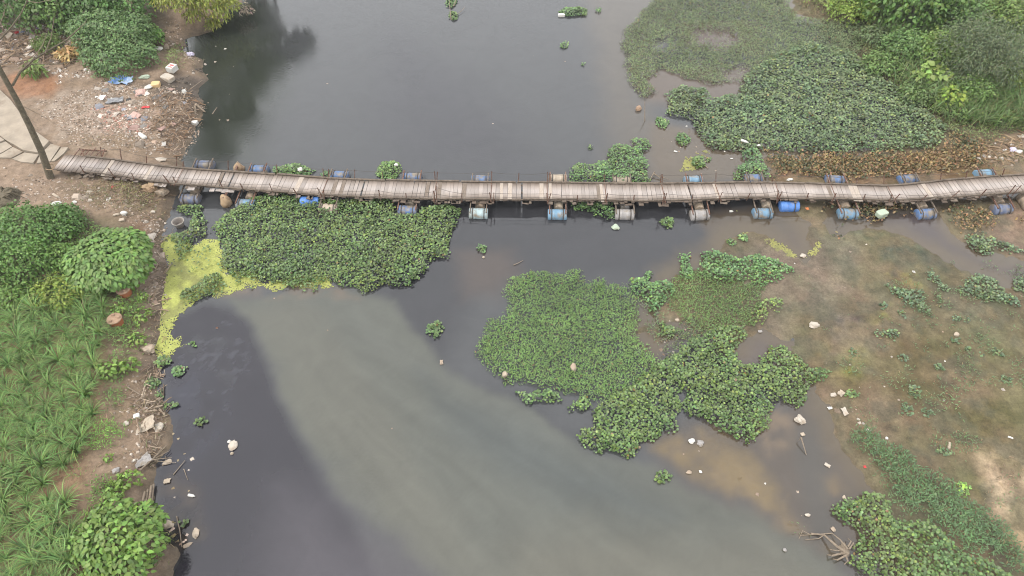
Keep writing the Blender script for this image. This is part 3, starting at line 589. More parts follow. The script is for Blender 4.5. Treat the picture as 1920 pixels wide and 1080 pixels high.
# duckweed film: tiny granules over a thin sheet on the water
def film(label, px, st=.042, warp=.25, col=(.235, .25, .070), a=1.0, mn=0.0):
    poly = PX(px); lo = poly.min(0) - .5; hi = poly.max(0) + .5
    xs = np.arange(lo[0], hi[0], st); ys = np.arange(lo[1], hi[1], st); X, Y = np.meshgrid(xs, ys); P = np.stack([X.ravel(), Y.ravel()], 1)
    s = sdist(P, poly) + fbm(P, .9, 501, 4) * warp * 1.3 + fbm(P, .25, 511, 3) * .12 - mn

    s = s - ss((fbm(P, .7, 541, 4) - .2) / .3) * .35
    V = np.c_[P, .006 + .006 * rng.random(len(P))]; i = (np.arange(len(xs) - 1)[None] + len(xs) * np.arange(len(ys) - 1)[:, None]).ravel()
    F = np.stack([i, i + 1, i + len(xs) + 1, i + len(xs)], 1); keep = (s[F] > 0).all(1); sm2 = s[F].mean(1); keep &= rng.random(len(F)) > .75 * np.exp(-np.maximum(sm2, 0) / .13); F = F[keep]
    V[:, :2] += (rng.random((len(P), 2)) - .5) * st * .7
    C = np.tile(np.array(col), (len(P), 1)) * (1 + .34 * fbm(P, .7, 521, 4) + .25 * (rng.random(len(P)) - .5))[:, None]
    C += (np.array([.12, .12, .05]) - C) * (ss((fbm(P, .8, 531, 4) - .08) / .3) * .7)[:, None]
    u, inv = np.unique(F, return_inverse=True); F = inv.reshape(F.shape)
    tag(link('duckweed_film', mesh_np('duckweed_film', V[u], F, C[u]), M['debris']), label, 'duckweed', kind='stuff')
film('yellow green duckweed film along the left bank below the bridge',
     [(309, 449), (328, 440), (359, 462), (384, 452), (416, 449), (425, 506), (485, 506), (491, 531), (558, 520), (621, 520), (624, 538), (580, 543), (551, 550), (526, 542), (485, 536), (441, 543), (410, 557), (369, 569), (340, 594), (318, 619), (319, 641), (334, 644), (336, 663), (314, 685), (300, 700), (285, 690), (288, 640), (292, 600), (290, 560), (300, 506), (292, 474)])
film('scrap of duckweed trailing off the left bank', [(318, 640), (340, 628), (346, 632), (335, 648), (352, 640), (372, 640), (374, 646), (350, 650), (334, 655)], warp=.08)
for lb, px, mn in [('yellow algae scum around the pool left of the olive flat', [(1366, 462), (1372, 444), (1400, 434), (1436, 444), (1480, 468), (1500, 482), (1470, 478), (1430, 456), (1400, 446), (1384, 456), (1372, 470)], .12),
                   ('yellow algae scum at the tip of the muddy pool', [(1496, 484), (1524, 470), (1540, 445), (1546, 448), (1530, 476), (1512, 490)], .1),
                   ('yellow algae scum behind the bridge near the pale blue barrel', [(1265, 305), (1290, 285), (1320, 278), (1340, 285), (1320, 300), (1330, 318), (1290, 325), (1272, 322)], .25),
                   ('scrap of yellow algae beside the white bottle below the bridge', [(1368, 396), (1380, 390), (1394, 398), (1390, 405), (1375, 402)], .05)]:
    film(lb, px, st=.05, warp=.45, col=(.17, .165, .055), mn=mn)

# ------------------------------------------------------------------ the floating bridge
FAR = [(60, 282), (104, 288), (127, 290.5), (192, 296.7), (232, 301.8), (273, 308), (332, 314.6), (385, 319), (430, 321.5), (520, 327), (607, 334), (690, 337), (826, 340.4), (1025, 343), (1245, 345.2),
       (1284, 344.7), (1444, 342), (1556, 344.7), (1601, 346), (1672, 348.5), (1723, 343), (1770, 339), (1858, 332), (1920, 328), (2060, 314), (2200, 305)]
NEAR = [(40, 312), (102, 319), (157, 324), (212, 330), (263, 338), (318, 344.5), (375, 349.6), (430, 354), (520, 361), (607, 368), (690, 371.7), (826, 375), (1025, 376.5), (1128, 377), (1245, 379),
        (1294, 377.5), (1388, 373), (1453, 372.5), (1481, 374.5), (1556, 374.5), (1607, 376), (1672, 378.8), (1723, 376.5), (1774, 372.7), (1858, 366.5), (1920, 361.5), (2060, 348), (2200, 338)]
def zdeck(px): return float(np.interp(px, [60, 110, 200, 320, 420, 500, 1670, 1780, 1920, 2200], [1.22, 1.18, 1.05, .80, .60, .52, .52, .58, .72, .95]))
fw = np.array([G(a, b, zdeck(a)) for a, b in FAR]); nw = np.array([G(a, b, zdeck(a)) for a, b in NEAR])
def smooth_curve(w):
    xs = np.arange(-26, 30, .1); y = np.interp(xs, w[:, 0], w[:, 1]); z = np.interp(xs, w[:, 0], w[:, 2])
    k = np.hanning(15); k /= k.sum(); pad = lambda a: np.convolve(np.pad(a, 7, mode='edge'), k, 'valid')
    return xs, pad(y), pad(z)
FX, FYv, FZ = smooth_curve(fw); _, NYv, NZ = smooth_curve(nw)
def deck(x):
    yf, yn = np.interp(x, FX, FYv), np.interp(x, FX, NYv); z = np.interp(x, FX, (FZ + NZ) / 2); yc = (yf + yn) / 2
    e = .3; sl2 = (np.interp(x + e, FX, (FYv + NYv) / 2) - np.interp(x - e, FX, (FYv + NYv) / 2)) / (2 * e)
    a = math.atan(sl2); return yc, z, a, (yf - yn) * math.cos(a)
X0 = G(112, 304, 1.15)[0]; X1 = 27.0
bridge = empty('pontoon_bridge', (0, deck(0)[0], 0))
tag(bridge, 'long narrow plank footbridge floating on lashed blue and grey barrels across the river', 'bridge')
BO = np.array([0, deck(0)[0], 0])
def bpart(name, V, F, m, smooth=False, parent=None, C=None):
    me = mesh_np(name, np.asarray(V) - BO, F, C, smooth); fixtri(me)
    return link(name, me, M[m] if isinstance(m, str) else m, bridge if parent is None else parent)
pv = []
for k in range(5):
    v, f = box((0, 0, 0), (1, 1, .032)); v = v.copy(); v[:, :2] += (rng.random((8, 2)) - .5) * np.array([.03, .02])
    v[1::2, :2] = v[0::2, :2]
    me = mesh_np('plank', v, f); me.materials.append(M['deck']); pv.append(me)
M['deck_pale'] = mat('fresh_board', (.29, .245, .205), rough=.85, spec=.2, var=.25, scale=7, bump=.2); M['deck_dark'] = mat('damp_board', (.14, .112, .09), rough=.85, spec=.2, var=.35, scale=7, bump=.3)
pv2 = []
for k in range(4):
    q = pv[k].copy(); q.materials.clear(); q.materials.append(M['deck_pale' if k < 2 else 'deck_dark']); pv2.append(q)
x = X0; npl = 0
while x < X1 and npl < 298:
    wd = random.choice([.14, .16, .17, .18, .19, .2, .22]); gap = random.choice([.006, .008, .010, .014, .020])
    if random.random() < .06: gap = random.choice([.02, .03, .045, .08])
    xc = x + wd / 2; yc, z, a, L = deck(xc); ov = random.uniform(-.05, .09)
    o = link('plank', random.choice(pv if random.random() > .07 else pv2), None, bridge)
    a2 = a + random.uniform(-.010, .010)
    o.location = Vector((xc, yc - ov * .4 + random.uniform(-.02, .02), z + random.uniform(-.006, .007))) - Vector(BO)
    o.rotation_euler = (random.uniform(-.008, .008), random.uniform(-.02, .02), a2); o.scale = (wd, L + ov, 1)
    x += (wd + gap) / max(.8, math.cos(a)); npl += 1
XE = x
def along(x, side, dz=0.0, off=0.0):                 # a point at the near (-1) or far (+1) edge
    yc, z, a, L = deck(x); d = side * (L / 2 + off)
    return np.array([x - math.sin(a) * d, yc + math.cos(a) * d, z + dz])
# kerb rails on the edges, in lengths of a few metres
for side, dz, off, th in ((1, .055, -.03, .05), (-1, .045, -.05, .035)):
    x = X0 + .1 + (1.2 if side < 0 else 0.9)
    while x < XE - 1:
        Ln = random.uniform(2.4, 3.6); xs = np.linspace(x, min(x + Ln, XE), 5); jo = random.uniform(-.025, .025); jd = random.uniform(-.03, .03)
        pts = np.array([along(q, side, dz + random.uniform(-.004, .004), off + jo + jd * i / 4) for i, q in enumerate(xs)])
        bpart('edge_rail', *tube(pts, th * random.uniform(.8, 1.1), 5), 'timber', True); x += Ln + random.uniform(-.05, .12)
for off in (-.12, -.62):
    for side in (1, -1):
        xs = np.arange(X0 + .1, XE, .7); bpart('stringer', *tube([along(q, side, -.065, off) for q in xs], .048, 4), 'timber')
for q in (816, 921, 1026, 1135, 1243, 1345, 1458, 607, 331, 1562, 1668):
    xq = G(q, 360, .5)[0]; bpart('cross_rod', *tube([along(xq, 1, .035, .12), along(xq, 0, .03), along(xq, -1, .03, .15)], .017, 5), 'rust')
# splintered ends hanging under the near edge
for i in range(95):
    q = random.uniform(X0 + .6, XE - .5); p = along(q, -1, -.07, random.uniform(-.02, .10))
    v, f = box(p, (random.uniform(.08, .35), random.uniform(.12, .26), .03), deck(q)[2] + random.uniform(-.25, .25))
    bpart('plank_end', v, f, 'deck' if i % 3 else 'timber')
# rusty posts: base pixel, top pixel (both sides)
POSTS_N = [((214, 331), (203, 315)), ((318, 344), (306, 328)), ((331, 345), (324, 331)), ((418, 353), (410, 336)), ((456, 356), (451, 343)), ((511, 360), (505, 344)), ((556, 364), (550, 352)), ((603, 367), (595, 352)), ((608, 372), (607, 355)),
           ((713, 372), (710, 356)), ((762, 373), (761, 362)), ((815, 377), (813, 358)), ((818, 378), (819, 349)), ((866, 376), (866, 362)), ((921, 378), (918, 360)), ((926, 377), (926, 361)), ((1026, 378), (1025, 362)), ((1028, 378), (1033, 362)),
           ((1135, 378), (1139, 361)), ((1082, 377), (1083, 365)), ((1188, 377), (1189, 365)), ((1242, 382), (1246, 361)), ((1245, 381), (1250, 361)), ((1297, 376), (1299, 364)), ((1348, 375), (1354, 359)), ((1401, 373), (1406, 361)), ((1457, 376), (1459, 357)), ((1459, 375), (1466, 358)),
           ((1512, 374), (1516, 362)), ((1560, 378), (1567, 361)), ((1618, 376), (1622, 363)), ((1667, 378), (1672, 363)), ((1675, 377), (1687, 363)), ((1728, 375), (1738, 364)), ((1783, 371), (1799, 357)), ((1838, 368), (1849, 354)), ((1891, 364), (1904, 347)), ((1901, 363), (1914, 346)), ((252, 337), (247, 323)), ((158, 324), (150, 310))]
POSTS_F = [((190, 297), (188, 276)), ((228, 301), (224, 280)), ((275, 308), (274, 294)), ((331, 315), (330, 296)), ((343, 316), (343, 303)), ((428, 320), (427, 302)), ((520, 327), (518, 309)), ((607, 334), (605, 317)), ((616, 334), (616, 318)), ((665, 336), (665, 319)), ((718, 337), (716, 321)),
           ((816, 340), (815, 322)), ((819, 340), (820, 323)), ((922, 343), (922, 322)), ((972, 343), (973, 325)), ((1027, 344), (1027, 324)), ((1031, 344), (1030, 326)), ((1133, 344), (1133, 327)), ((1238, 346), (1240, 328)), ((1241, 346), (1243, 328)), ((1342, 345), (1343, 325)), ((1396, 343), (1396, 329)), ((1449, 343), (1447, 327)),
           ((1553, 346), (1556, 330)), ((1606, 347), (1608, 334)), ((1657, 348), (1659, 329)), ((1762, 341), (1766, 326)), ((1810, 337), (1814, 322)), ((1878, 332), (1884, 317))]
tops = {-1: [], 1: []}
for side, lst in ((-1, POSTS_N), (1, POSTS_F)):
    for (bx, by), (tx, ty) in lst:
        z0 = zdeck(bx); b0 = G(bx, by, z0 - .02); t0 = GY(tx, ty, b0[1]); t0[1] += side * random.uniform(0, .06)
        pr = bpart('post', *tube([b0 - (t0 - b0) * .25, b0, t0], random.uniform(.017, .026), 6), 'rust'); tops[side].append((b0, t0))
for side in (-1, 1):
    ts = sorted(tops[side], key=lambda t: t[0][0])
    for fr in ((.92, .5) if side < 0 else (.9,)):
        pts = []
        for i, (b0, t0) in enumerate(ts):
            p = b0 + (t0 - b0) * fr
            if pts:
                m_ = (pts[-1] + p) / 2; m_[2] -= .03 + .02 * random.random(); pts.append(m_)
            pts.append(p)
        bpart('rail_wire', *tube(pts, .008, 4), 'wire')
# barrels with their straps, and the steel cross beams that tie them on
bw, bf = lathe([(0, -.44), (.25, -.44), (.28, -.425), (.285, -.38), (.285, -.17), (.298, -.155), (.285, -.14), (.285, .14), (.298, .155), (.285, .17), (.285, .38), (.28, .425), (.25, .44), (.0, .44)], 20, 'x')
BM = mesh_np('barrel', bw, bf, smooth=True); fixtri(BM)
def ring(x, r=.297, n=20, w_=.022):
    V, F = lathe([(r, x - w_), (r + .012, x - w_), (r + .012, x + w_), (r, x + w_)], n, 'x'); return V, F
SM = mesh_np('strap', *ring(0)); fixtri(SM)
bm_cache = {}
def barrel(px, py, colr, label=None, z=.12, rz=0.0, s=1.0, straps=(-.27, .27), axis_across=False):
    p = G(px, py, z + .1)
    if colr not in bm_cache:
        me = BM.copy(); me.materials.append(M[colr]); bm_cache[colr] = me
    o = link('barrel', bm_cache[colr], None, bridge); o.location = Vector(p) - Vector(BO) - Vector((0, 0, .1))
    o.rotation_euler = (random.uniform(0, 6.28), random.uniform(-.02, .02), rz + (R(90) if axis_across else 0)); o.scale = (.98 * s, .93 * s, .93 * s)
    if label: o['label'] = label
    for sx in straps:
        q = SM.copy() if not SM.materials else SM
        if not SM.materials: SM.materials.append(M['wire'])
        c = link('strap', SM, None, o); c.location = (sx, 0, 0)
    return np.array(o.location) + BO
def cross_beams(pn, pf, gapx=.29, kind='rust', th=.05):
    for sx in (-gapx, gapx):
        a = np.array([pn[0] + sx, pn[1] - .22, pn[2] + .285]); b = np.array([pf[0] + sx, pf[1] + .22, pf[2] + .285])
        d = b - a; L = np.linalg.norm(d); yaw = math.atan2(-d[0], d[1])
        v, f = box((a + b) / 2, (th, L, th), yaw); bpart('cross_beam', v, f, kind)
PON = [((357, 371), 'slate_blue', (384, 308), 'slate_blue', 'tan'), ((461, 381), 'cyan_blue', (486, 317), 'blue', 'tan'), ((616, 389), 'cream', (637, 328), 'blue', 'cream'),
       ((764, 393), 'blue', (774, 331), 'blue', 'cream'), ((897, 398), 'ice', (901, 336), 'blue', 'tan'), ((1045, 400), 'pale_blue', (1046, 334), 'cream', 'cream'), ((1171, 400), 'grey', (1165, 337), 'cream', 'grey'),
       ((1312, 401), 'grey', (1300, 337), 'pale_blue', 'tan'), ((1430, 398), 'cyan_blue', (1413, 334), 'blue', 'cream'), ((1590, 399), 'cyan_blue', (1565, 336), 'blue', 'tan'), ((1736, 399), 'blue', (1702, 335), 'blue', 'tan'), ((1879, 390), 'slate_blue', (1846, 325), 'pale_blue', 'tan')]
for i, (n_, cn, f_, cf, cm) in enumerate(PON):
    land_z = max(0, H1(*G(*n_)[:2])) if i > 9 else 0
    rz = deck(G(*n_)[0])[2]
    pn = barrel(*n_, cn, label=f"{cn.replace('_', ' ').replace('ice', 'pale ice blue').replace('cyan blue', 'light blue')} barrel on the near side", rz=rz + random.uniform(-.04, .04), z=.07 + land_z)
    pf = barrel(*f_, cf, label=f"{cf.replace('_', ' ')} barrel on the far side", rz=rz + random.uniform(-.04, .04), z=.07)
    dirx = (pf - pn); m_ = pn + dirx / np.linalg.norm(dirx) * .74
    mx = link('barrel', bm_cache.get(cm) or bm_cache.setdefault(cm, (lambda me: (me.materials.append(M[cm]), me)[1])(BM.copy())), None, bridge)
    mx.location = Vector(m_) - Vector(BO) + Vector((.05 if i != 8 else .3, 0, -.02)); mx.rotation_euler = (1.0, 0, R(90) + rz); mx.scale = (.8, .74, .74); mx['label'] = f"{cm} barrel half under the deck"
    cross_beams(pn, pf, .37 if i % 3 else .41, 'rust' if i % 2 else 'timber')
barrel(581, 376, 'bright_blue', 'bright blue barrel tucked under the near edge', straps=(), z=.12)
barrel(1480, 384, 'bright_blue', 'bright blue barrel tucked under the near edge', straps=(.2,), z=.12, rz=.03)
barrel(1926, 376, 'tan', 'tan barrel end beside the right edge of the photo', straps=(), z=.2, axis_across=True)
def blob(V, amp, sc, seed):
    d = np.c_[fbm(V[:, [0, 1]] + V[:, [2, 2]] * .7, sc, seed), fbm(V[:, [1, 2]] + V[:, [0, 0]] * .7, sc, seed + 3), fbm(V[:, [2, 0]] + V[:, [1, 1]] * .7, sc, seed + 7)]
    return V + d * amp
def ico(sub=2):
    import bmesh
    bm = bmesh.new(); bmesh.ops.create_icosphere(bm, subdivisions=sub, radius=1.0)
    V = np.array([v.co[:] for v in bm.verts]); F = np.array([[v.index for v in f.verts] for f in bm.faces]); bm.free(); return V, F
ICO2, ICO3 = ico(2), ico(3)
# tan sack floats with a rusty prop, near and far
for (px, py, dz, nm) in ((423, 378, .18, 'near'), (449, 317, .18, 'far')):
    p = G(px, py, dz); v = blob(ICO3[0].copy(), .35, .9, px) * np.array([.25, .30, .34]) + p
    sk = bpart('sack_float', v, ICO3[1], 'tan_sack', True); sk['label'] = f'tan sack float on the {nm} side'
    q = G(px + (4 if nm == 'near' else -2), py - 12, .55); a = p + np.array([0, -.12, .30]); b = np.array([q[0], p[1] + (.75 if nm == 'near' else -.75), .5])
    bpart('prop', *tube([a, b], .05, 5), 'rust')

# ------------------------------------------------------------------ concrete path and the bridgehead
path = empty('concrete_path', tuple(hit(40, 240))); tag(path, 'pale cracked concrete path leading to the left bridge end', kind='structure')
PO = np.array(path.location)
SLABS = [[(-70, 150), (0, 170), (22, 190), (60, 243), (96, 270), (75, 290), (47, 286), (30, 276), (12, 265), (0, 255), (-70, 215)],
         [(-70, 217), (0, 257), (11, 266), (0, 270), (-70, 275)], [(12, 267), (25, 277), (7, 288), (0, 291), (-70, 300), (-70, 277), (0, 271.5)],
         [(26, 278), (45, 287), (23, 298), (0, 297), (-70, 308), (-70, 302), (0, 292.5), (7, 289.5)], [(47, 288), (74, 291.5), (64, 308), (40, 305), (24, 299.5)],
         [(97, 272), (114, 276.5), (95, 304), (70, 308), (76, 292)], [(117, 277.5), (130, 279), (121, 289), (104, 303), (97, 304)]]
for k, s_ in enumerate(SLABS):
    pts = HX(s_); c = pts.mean(0); pts = c + (pts - c) * .994
    zt = H(pts) .mean() * .5 + H(pts) * .5 + .07
    zt[:] = np.maximum(zt, H1(*c) + .05); n = len(pts)
    V = np.vstack([np.c_[pts, zt], np.c_[pts, zt - .22]]) - PO
    me = bpy.data.meshes.new('slab'); me.from_pydata(V.tolist(), [], [list(range(n))[::1 if sdist([c], pts)[0] else 1]] + [[i, i + n, (i + 1) % n + n, (i + 1) % n] for i in range(n)]); me.update()
    link('slab', me, M['concrete'], path)
fr = empty('rusty_steel_frame', tuple(hit(165, 290))); tag(fr, 'rusty steel ladder frame lying beside the left end of the bridge', 'steel frame')
FO = np.array(fr.location)
for (a, b) in [((139, 292), (150, 278)), ((149, 293), (159, 280)), ((157, 294), (153, 281)), ((166, 296), (180, 277)), ((160, 291), (168, 280)), ((176, 297), (188, 283)), ((190, 298), (196, 280))]:
    p, q = hit(*a, .10), hit(*b, .16); link('steel_bar', fixtri(mesh_np('steel_bar', tube([p, q], .026, 5)[0] - FO, tube([p, q], .026, 5)[1])), M['rust'], fr)
for (a, b) in [((135, 291), (196, 298)), ((147, 280), (200, 283))]:
    p, q = hit(*a, .06), hit(*b, .06); t_ = tube([p, q], .03, 5); link('side_rail', fixtri(mesh_np('side_rail', t_[0] - FO, t_[1])), M['rust'], fr)

# ------------------------------------------------------------------ plants built as things
def orient(nrm, tip):
    z = nrm / (np.linalg.norm(nrm, axis=1)[:, None] + 1e-9); y = tip - (tip * z).sum(1)[:, None] * z; y /= np.linalg.norm(y, axis=1)[:, None] + 1e-9
    return np.stack([np.cross(y, z), y, z], -1)
def crown(blobs, n, tmpl, size, col, var=.35, jit=.55, droop=.5, shell=.6, up=.5, lit=None, aspect=1.0, rag=.22):
    B = np.array(blobs, float); ar = (B[:, 3] * B[:, 4] + B[:, 3] * B[:, 5] + B[:, 4] * B[:, 5]); k = rng.choice(len(B), n, p=ar / ar.sum())
    d = rng.normal(size=(n, 3)); d /= np.linalg.norm(d, axis=1)[:, None]; low = d[:, 2] < -.35; d[low, 2] *= -1
    r = shell + (1 - shell) * rng.random(n) ** .6
    r *= 1 + rag * fbm(np.c_[d[:, 0] * 2 + k * 9.1, d[:, 1] * 2 + d[:, 2] * 2], .55, 601, 3) * 1.6
    P = B[k, :3] + d * B[k, 3:] * r[:, None]
    ok = np.ones(n, bool)
    for j in range(len(B)):
        q = (((P - B[j, :3]) / B[j, 3:]) ** 2).sum(1); ok &= (q > .45) | (k == j)
    P, d, k = P[ok], d[ok], k[ok]; n = len(P)
    nrm = d / B[k, 3:] * B[k, 3:].mean(1)[:, None] + np.array([0, 0, up]) + rng.normal(size=(n, 3)) * jit
    tip = np.c_[d[:, :2], np.full(n, -droop)] + rng.normal(size=(n, 3)) * .5
    c = tint(n, np.array(col) * np.array([2.15, 1.84, 1.62]), var, .12) * (1 + .25 * fbm(P[:, :2] + P[:, 2:] * .6, .8, 620, 3))[:, None]
    if lit is not None: m = rng.random(n) < .22; c[m] = tint(m.sum(), lit, .25)  # a random share of the leaves takes a second leaf colour
    sc = size * (.65 + .7 * rng.random(n))
    return scatter(*tmpl, P, orient(nrm, tip), np.c_[sc * aspect, sc, sc], c)
def plant(name, label, cat, base, blobs, n, tmpl, size, col, trunk=.05, m='leaf', group=None, stems=4, **k):
    e = empty(name, tuple(base)); tag(e, label, cat, group); b0 = np.array(base)
    V, F, C = crown(blobs, n, tmpl, size, col, **k); link('foliage', mesh_np('foliage', V - b0, F, C, True), M[m], e)
    ts = []
    for j in range(min(stems, 9)):
        q = np.array(blobs[j % len(blobs)][:3]) + rng.normal(size=3) * np.array(blobs[j % len(blobs)][3:]) * .25
        mid = b0 + (q - b0) * .5 + rng.normal(size=3) * .08; ts.append(tube([b0 - np.array([0, 0, .15]), mid, q], [trunk, trunk * .7, trunk * .3], 5))
    V, F, _ = join(ts); link('trunk' if trunk > .07 else 'stems', fixtri(mesh_np('stems', V - b0, F)), M['bark'], e)
    return e
def bush(name, label, cat, px, py, rpx, h, n, tmpl, size, col, lobes=5, ry=1.0, **k):
    c = hit(px, py, h * .45); r = rpx * mpp(py); zb = max(0, H1(c[0], c[1])); base = np.array([c[0], c[1], zb])
    bl = [(c[0], c[1], zb + h * .40, r * .72, r * .72 * ry, h * .58)]
    for j in range(lobes):
        a = 6.28 * j / lobes + random.uniform(-.3, .3); bl.append((c[0] + math.cos(a) * r * .58, c[1] + math.sin(a) * r * .58 * ry, zb + h * random.uniform(.25, .42), r * random.uniform(.36, .48), r * .42 * ry, h * random.uniform(.34, .5)))
    return plant(name, label, cat, base, bl, n, tmpl, size, col, **k)
bush('leafy_bush', 'bright domed bush of large leaves on the left bank below the bridge', 'bush', 200, 482, 76, 1.5, 6500, OVATE, .21, (.048, .095, .024), lobes=9, jit=.3, droop=.55, up=.6, lit=(.11, .18, .05), shell=.84, rag=.1, aspect=.95)
bush('leafy_bush', 'broad leaved bush at the bottom left beside the bamboo raft', 'bush', 222, 1012, 80, 1.6, 3600, OVATE, .185, (.058, .112, .026), lobes=7, jit=.5, lit=(.11, .17, .045), shell=.6, aspect=1.0)
for lb, px, py, r, h, n, sz, col in [('dark fine leaved weed thicket at the left photo edge', 55, 428, 78, 1.3, 4200, .12, (.038, .085, .022)), ('dark weedy bush just left of the domed bush', 118, 412, 42, 1.2, 1600, .12, (.036, .080, .022)),
        ('weedy shrub below the left edge thicket', 30, 490, 62, 1.1, 2600, .11, (.042, .090, .022)), ('yellow green weed bush under the domed bush', 110, 545, 55, .8, 2000, .11, (.075, .115, .022)), ('low green weeds left of the grass field', 25, 560, 45, .8, 1400, .11, (.048, .095, .022)),
        ('weed bush between thicket and domed bush', 110, 480, 40, .9, 1300, .11, (.045, .095, .022))]:
    bush('weed_bush', lb, 'bush', px, py, r, h, n, OVATE, sz, col, lobes=6, ry=.85, shell=.55, jit=.7)
for lb, px, py, r, h, n, sz in [('small broad leaved plant beside the dirt track', 205, 692, 25, .6, 150, .17), ('small pale plant right of the broad leaved plant', 243, 684, 19, .5, 110, .14), ('leafy sapling by the lower clay pot', 262, 592, 22, .5, 150, .13), ('leafy sapling left of the lower pot rim', 222, 582, 18, .4, 100, .12),
        ('low plant at the bank edge below the pots', 257, 637, 17, .5, 110, .13), ('light plant above the bamboo raft', 240, 900, 24, .6, 170, .14), ('tiny light green plant on bare soil', 203, 858, 9, .3, 40, .12), ('plant beside the upper clay pot', 266, 556, 12, .4, 70, .12), ('low plant left of the bamboo raft', 212, 915, 20, .45, 130, .12)]:
    bush('small_plant', lb, 'plant', px, py, r, h, n, OVATE, sz, (.075, .135, .032), lobes=4, shell=.4, stems=3, trunk=.012)

# tufts of fodder grass, planted in a field
TV = []
for k in range(6):
    parts = []
    for j in range(80):
        bv, bf_ = blade(5, droop=random.uniform(.85, 1.5), wdt=.017); L_ = random.uniform(.55, 1.15); yaw = random.uniform(0, 6.283); rr = random.uniform(0, .13)
        ca, sa = math.cos(yaw), math.sin(yaw); v = bv * np.array([1, L_, L_]); v = np.c_[v[:, 0] * ca - (v[:, 1] + rr) * sa, v[:, 0] * sa + (v[:, 1] + rr) * ca, v[:, 2]]
        lean = random.uniform(.75, 1.1); v[:, 2] *= lean
        c = np.array([.098, .172, .046]) * random.uniform(.5, 1.7) * np.array([random.uniform(.8, 1.3), 1, 1]); c = np.array([.15, .13, .06]) if random.random() < .05 else c
        parts.append((v, bf_, c))
    V, F, Cc = join(parts); me = mesh_np('blades', V, F, Cc, True); me.materials.append(M['grass']); TV.append(me)
FIELD = HX([(-40, 590), (30, 585), (75, 575), (110, 545), (150, 520), (195, 555), (196, 640), (182, 700), (178, 760), (160, 830), (150, 900), (132, 960), (140, 1010), (130, 1090), (120, 1180), (-60, 1180), (-90, 850), (-80, 600)])
lo, hi = FIELD.min(0), FIELD.max(0); got = []
for t_ in range(14000):
    p = lo + rng.random(2) * (hi - lo)
    if sdist([p], FIELD)[0] > 0 and all((p[0] - q[0]) ** 2 + (p[1] - q[1]) ** 2 > .415 ** 2 for q in got) and vnoise(np.array([p]), 1.3, 900)[0] > .2: got.append(p)
for p in got:
    o = link('grass_tuft', random.choice(TV)); o.location = (p[0], p[1], H1(*p) - .02); o.rotation_euler = (random.uniform(-.1, .1), random.uniform(-.1, .1), random.uniform(0, 6.28)); k = random.uniform(.58, .96); o.scale = (k, k, k * random.uniform(.85, 1.15))
    tag(o, 'arching tuft of tall fodder grass planted on the left bank field', 'grass tuft', 'tufts of fodder grass in the left field')

# ground weeds, as cover
gw = [creeper(HX(z), dens=d * 2.4, size=s_, col=c, h=h_, seed=i, wob=.45, edge=.5, brown=.08) for i, (z, d, s_, c, h_) in enumerate([
    ([(200, 560), (275, 545), (280, 620), (262, 660), (215, 690), (195, 640)], 260, .11, (.052, .098, .028), .2), ([(185, 690), (250, 690), (245, 760), (190, 770)], 200, .11, (.05, .095, .028), .2),
    ([(160, 790), (225, 775), (235, 820), (190, 850), (165, 840)], 230, .10, (.055, .115, .025), .18), ([(160, 890), (230, 895), (240, 950), (200, 960), (160, 1000), (150, 950)], 240, .11, (.055, .105, .025), .22),
    ([(130, 940), (190, 950), (160, 1090), (120, 1090)], 200, .11, (.055, .1, .025), .2), ([(-60, 390), (150, 395), (260, 470), (260, 560), (60, 575), (-60, 600)], 160, .12, (.045, .085, .022), .25),
    ([(290, 1010), (325, 1000), (310, 1070), (270, 1060)], 160, .10, (.07, .095, .028), .15), ([(310, 90), (345, 80), (350, 130), (300, 140)], 90, .14, (.06, .085, .03), .15), ([(180, 330), (300, 345), (310, 400), (230, 390)], 50, .10, (.07, .08, .03), .1),
    ([(100, 940), (195, 560), (205, 700), (170, 900)], 60, .1, (.06, .1, .03), .12)])]
cover('weed_cover', 'low green weeds creeping over the left bank soil', 'weeds', gw, M['leaf'])
cover('weed_cover', 'sparse small weeds dotted over the olive mudflat on the right', 'weeds',
      [creeper(PX(z), dens=d, size=.10, col=(.040, .068, .032), h=.08, seed=30 + i, wob=1.3, edge=.9, brown=.12, clump=.14) for i, (z, d) in enumerate([
          ([(1640, 570), (1930, 560), (1990, 760), (1860, 780), (1700, 760), (1630, 680)], 190), ([(1560, 680), (1760, 690), (1740, 800), (1600, 790)], 130), ([(1740, 780), (1960, 820), (1960, 1010), (1850, 960), (1760, 880)], 200), ([(1660, 520), (1940, 500), (1940, 600), (1680, 610)], 220), ([(1490, 990), (1560, 1000), (1580, 1020), (1520, 1015)], 60), ([(1470, 500), (1640, 480), (1640, 640), (1500, 620)], 40), ([(1210, 590), (1330, 600), (1330, 650), (1230, 690)], 240)])], M['leaf'])

# tall grass and shrubs on the far right bank
def tallgrass(poly, dens, L=(.6, 1.3), col=(.130, .185, .070), seed=0):
    P, s = sample(poly, dens, wob=.9, seed=seed, edge=.8); n = len(P); bv, bf_ = blade(3, .95, .020)
    k = rng.random(n) * (L[1] - L[0]) + L[0]; k *= .7 + .3 * (1 + fbm(P, 1.6, 700 + seed, 2)); c = tint(n, col, .35, .14) * (1 + .3 * fbm(P, 2.0, 720, 3))[:, None]; dr = rng.random(n) < .06; c[dr] = tint(dr.sum(), (.16, .12, .06), .3)
    return scatter(bv, bf_, np.c_[P, top(P) - .02], rot(rng.random(n) * 6.28, (rng.random(n) - .5) * .5), np.c_[np.ones(n) * 1.2, k, k], c)
RV_ = PX([(1560, -60), (1600, 30), (1660, 120), (1700, 185), (1760, 225), (1790, 245), (1880, 245), (1960, 240), (2200, 200), (2200, -140), (1560, -140)])
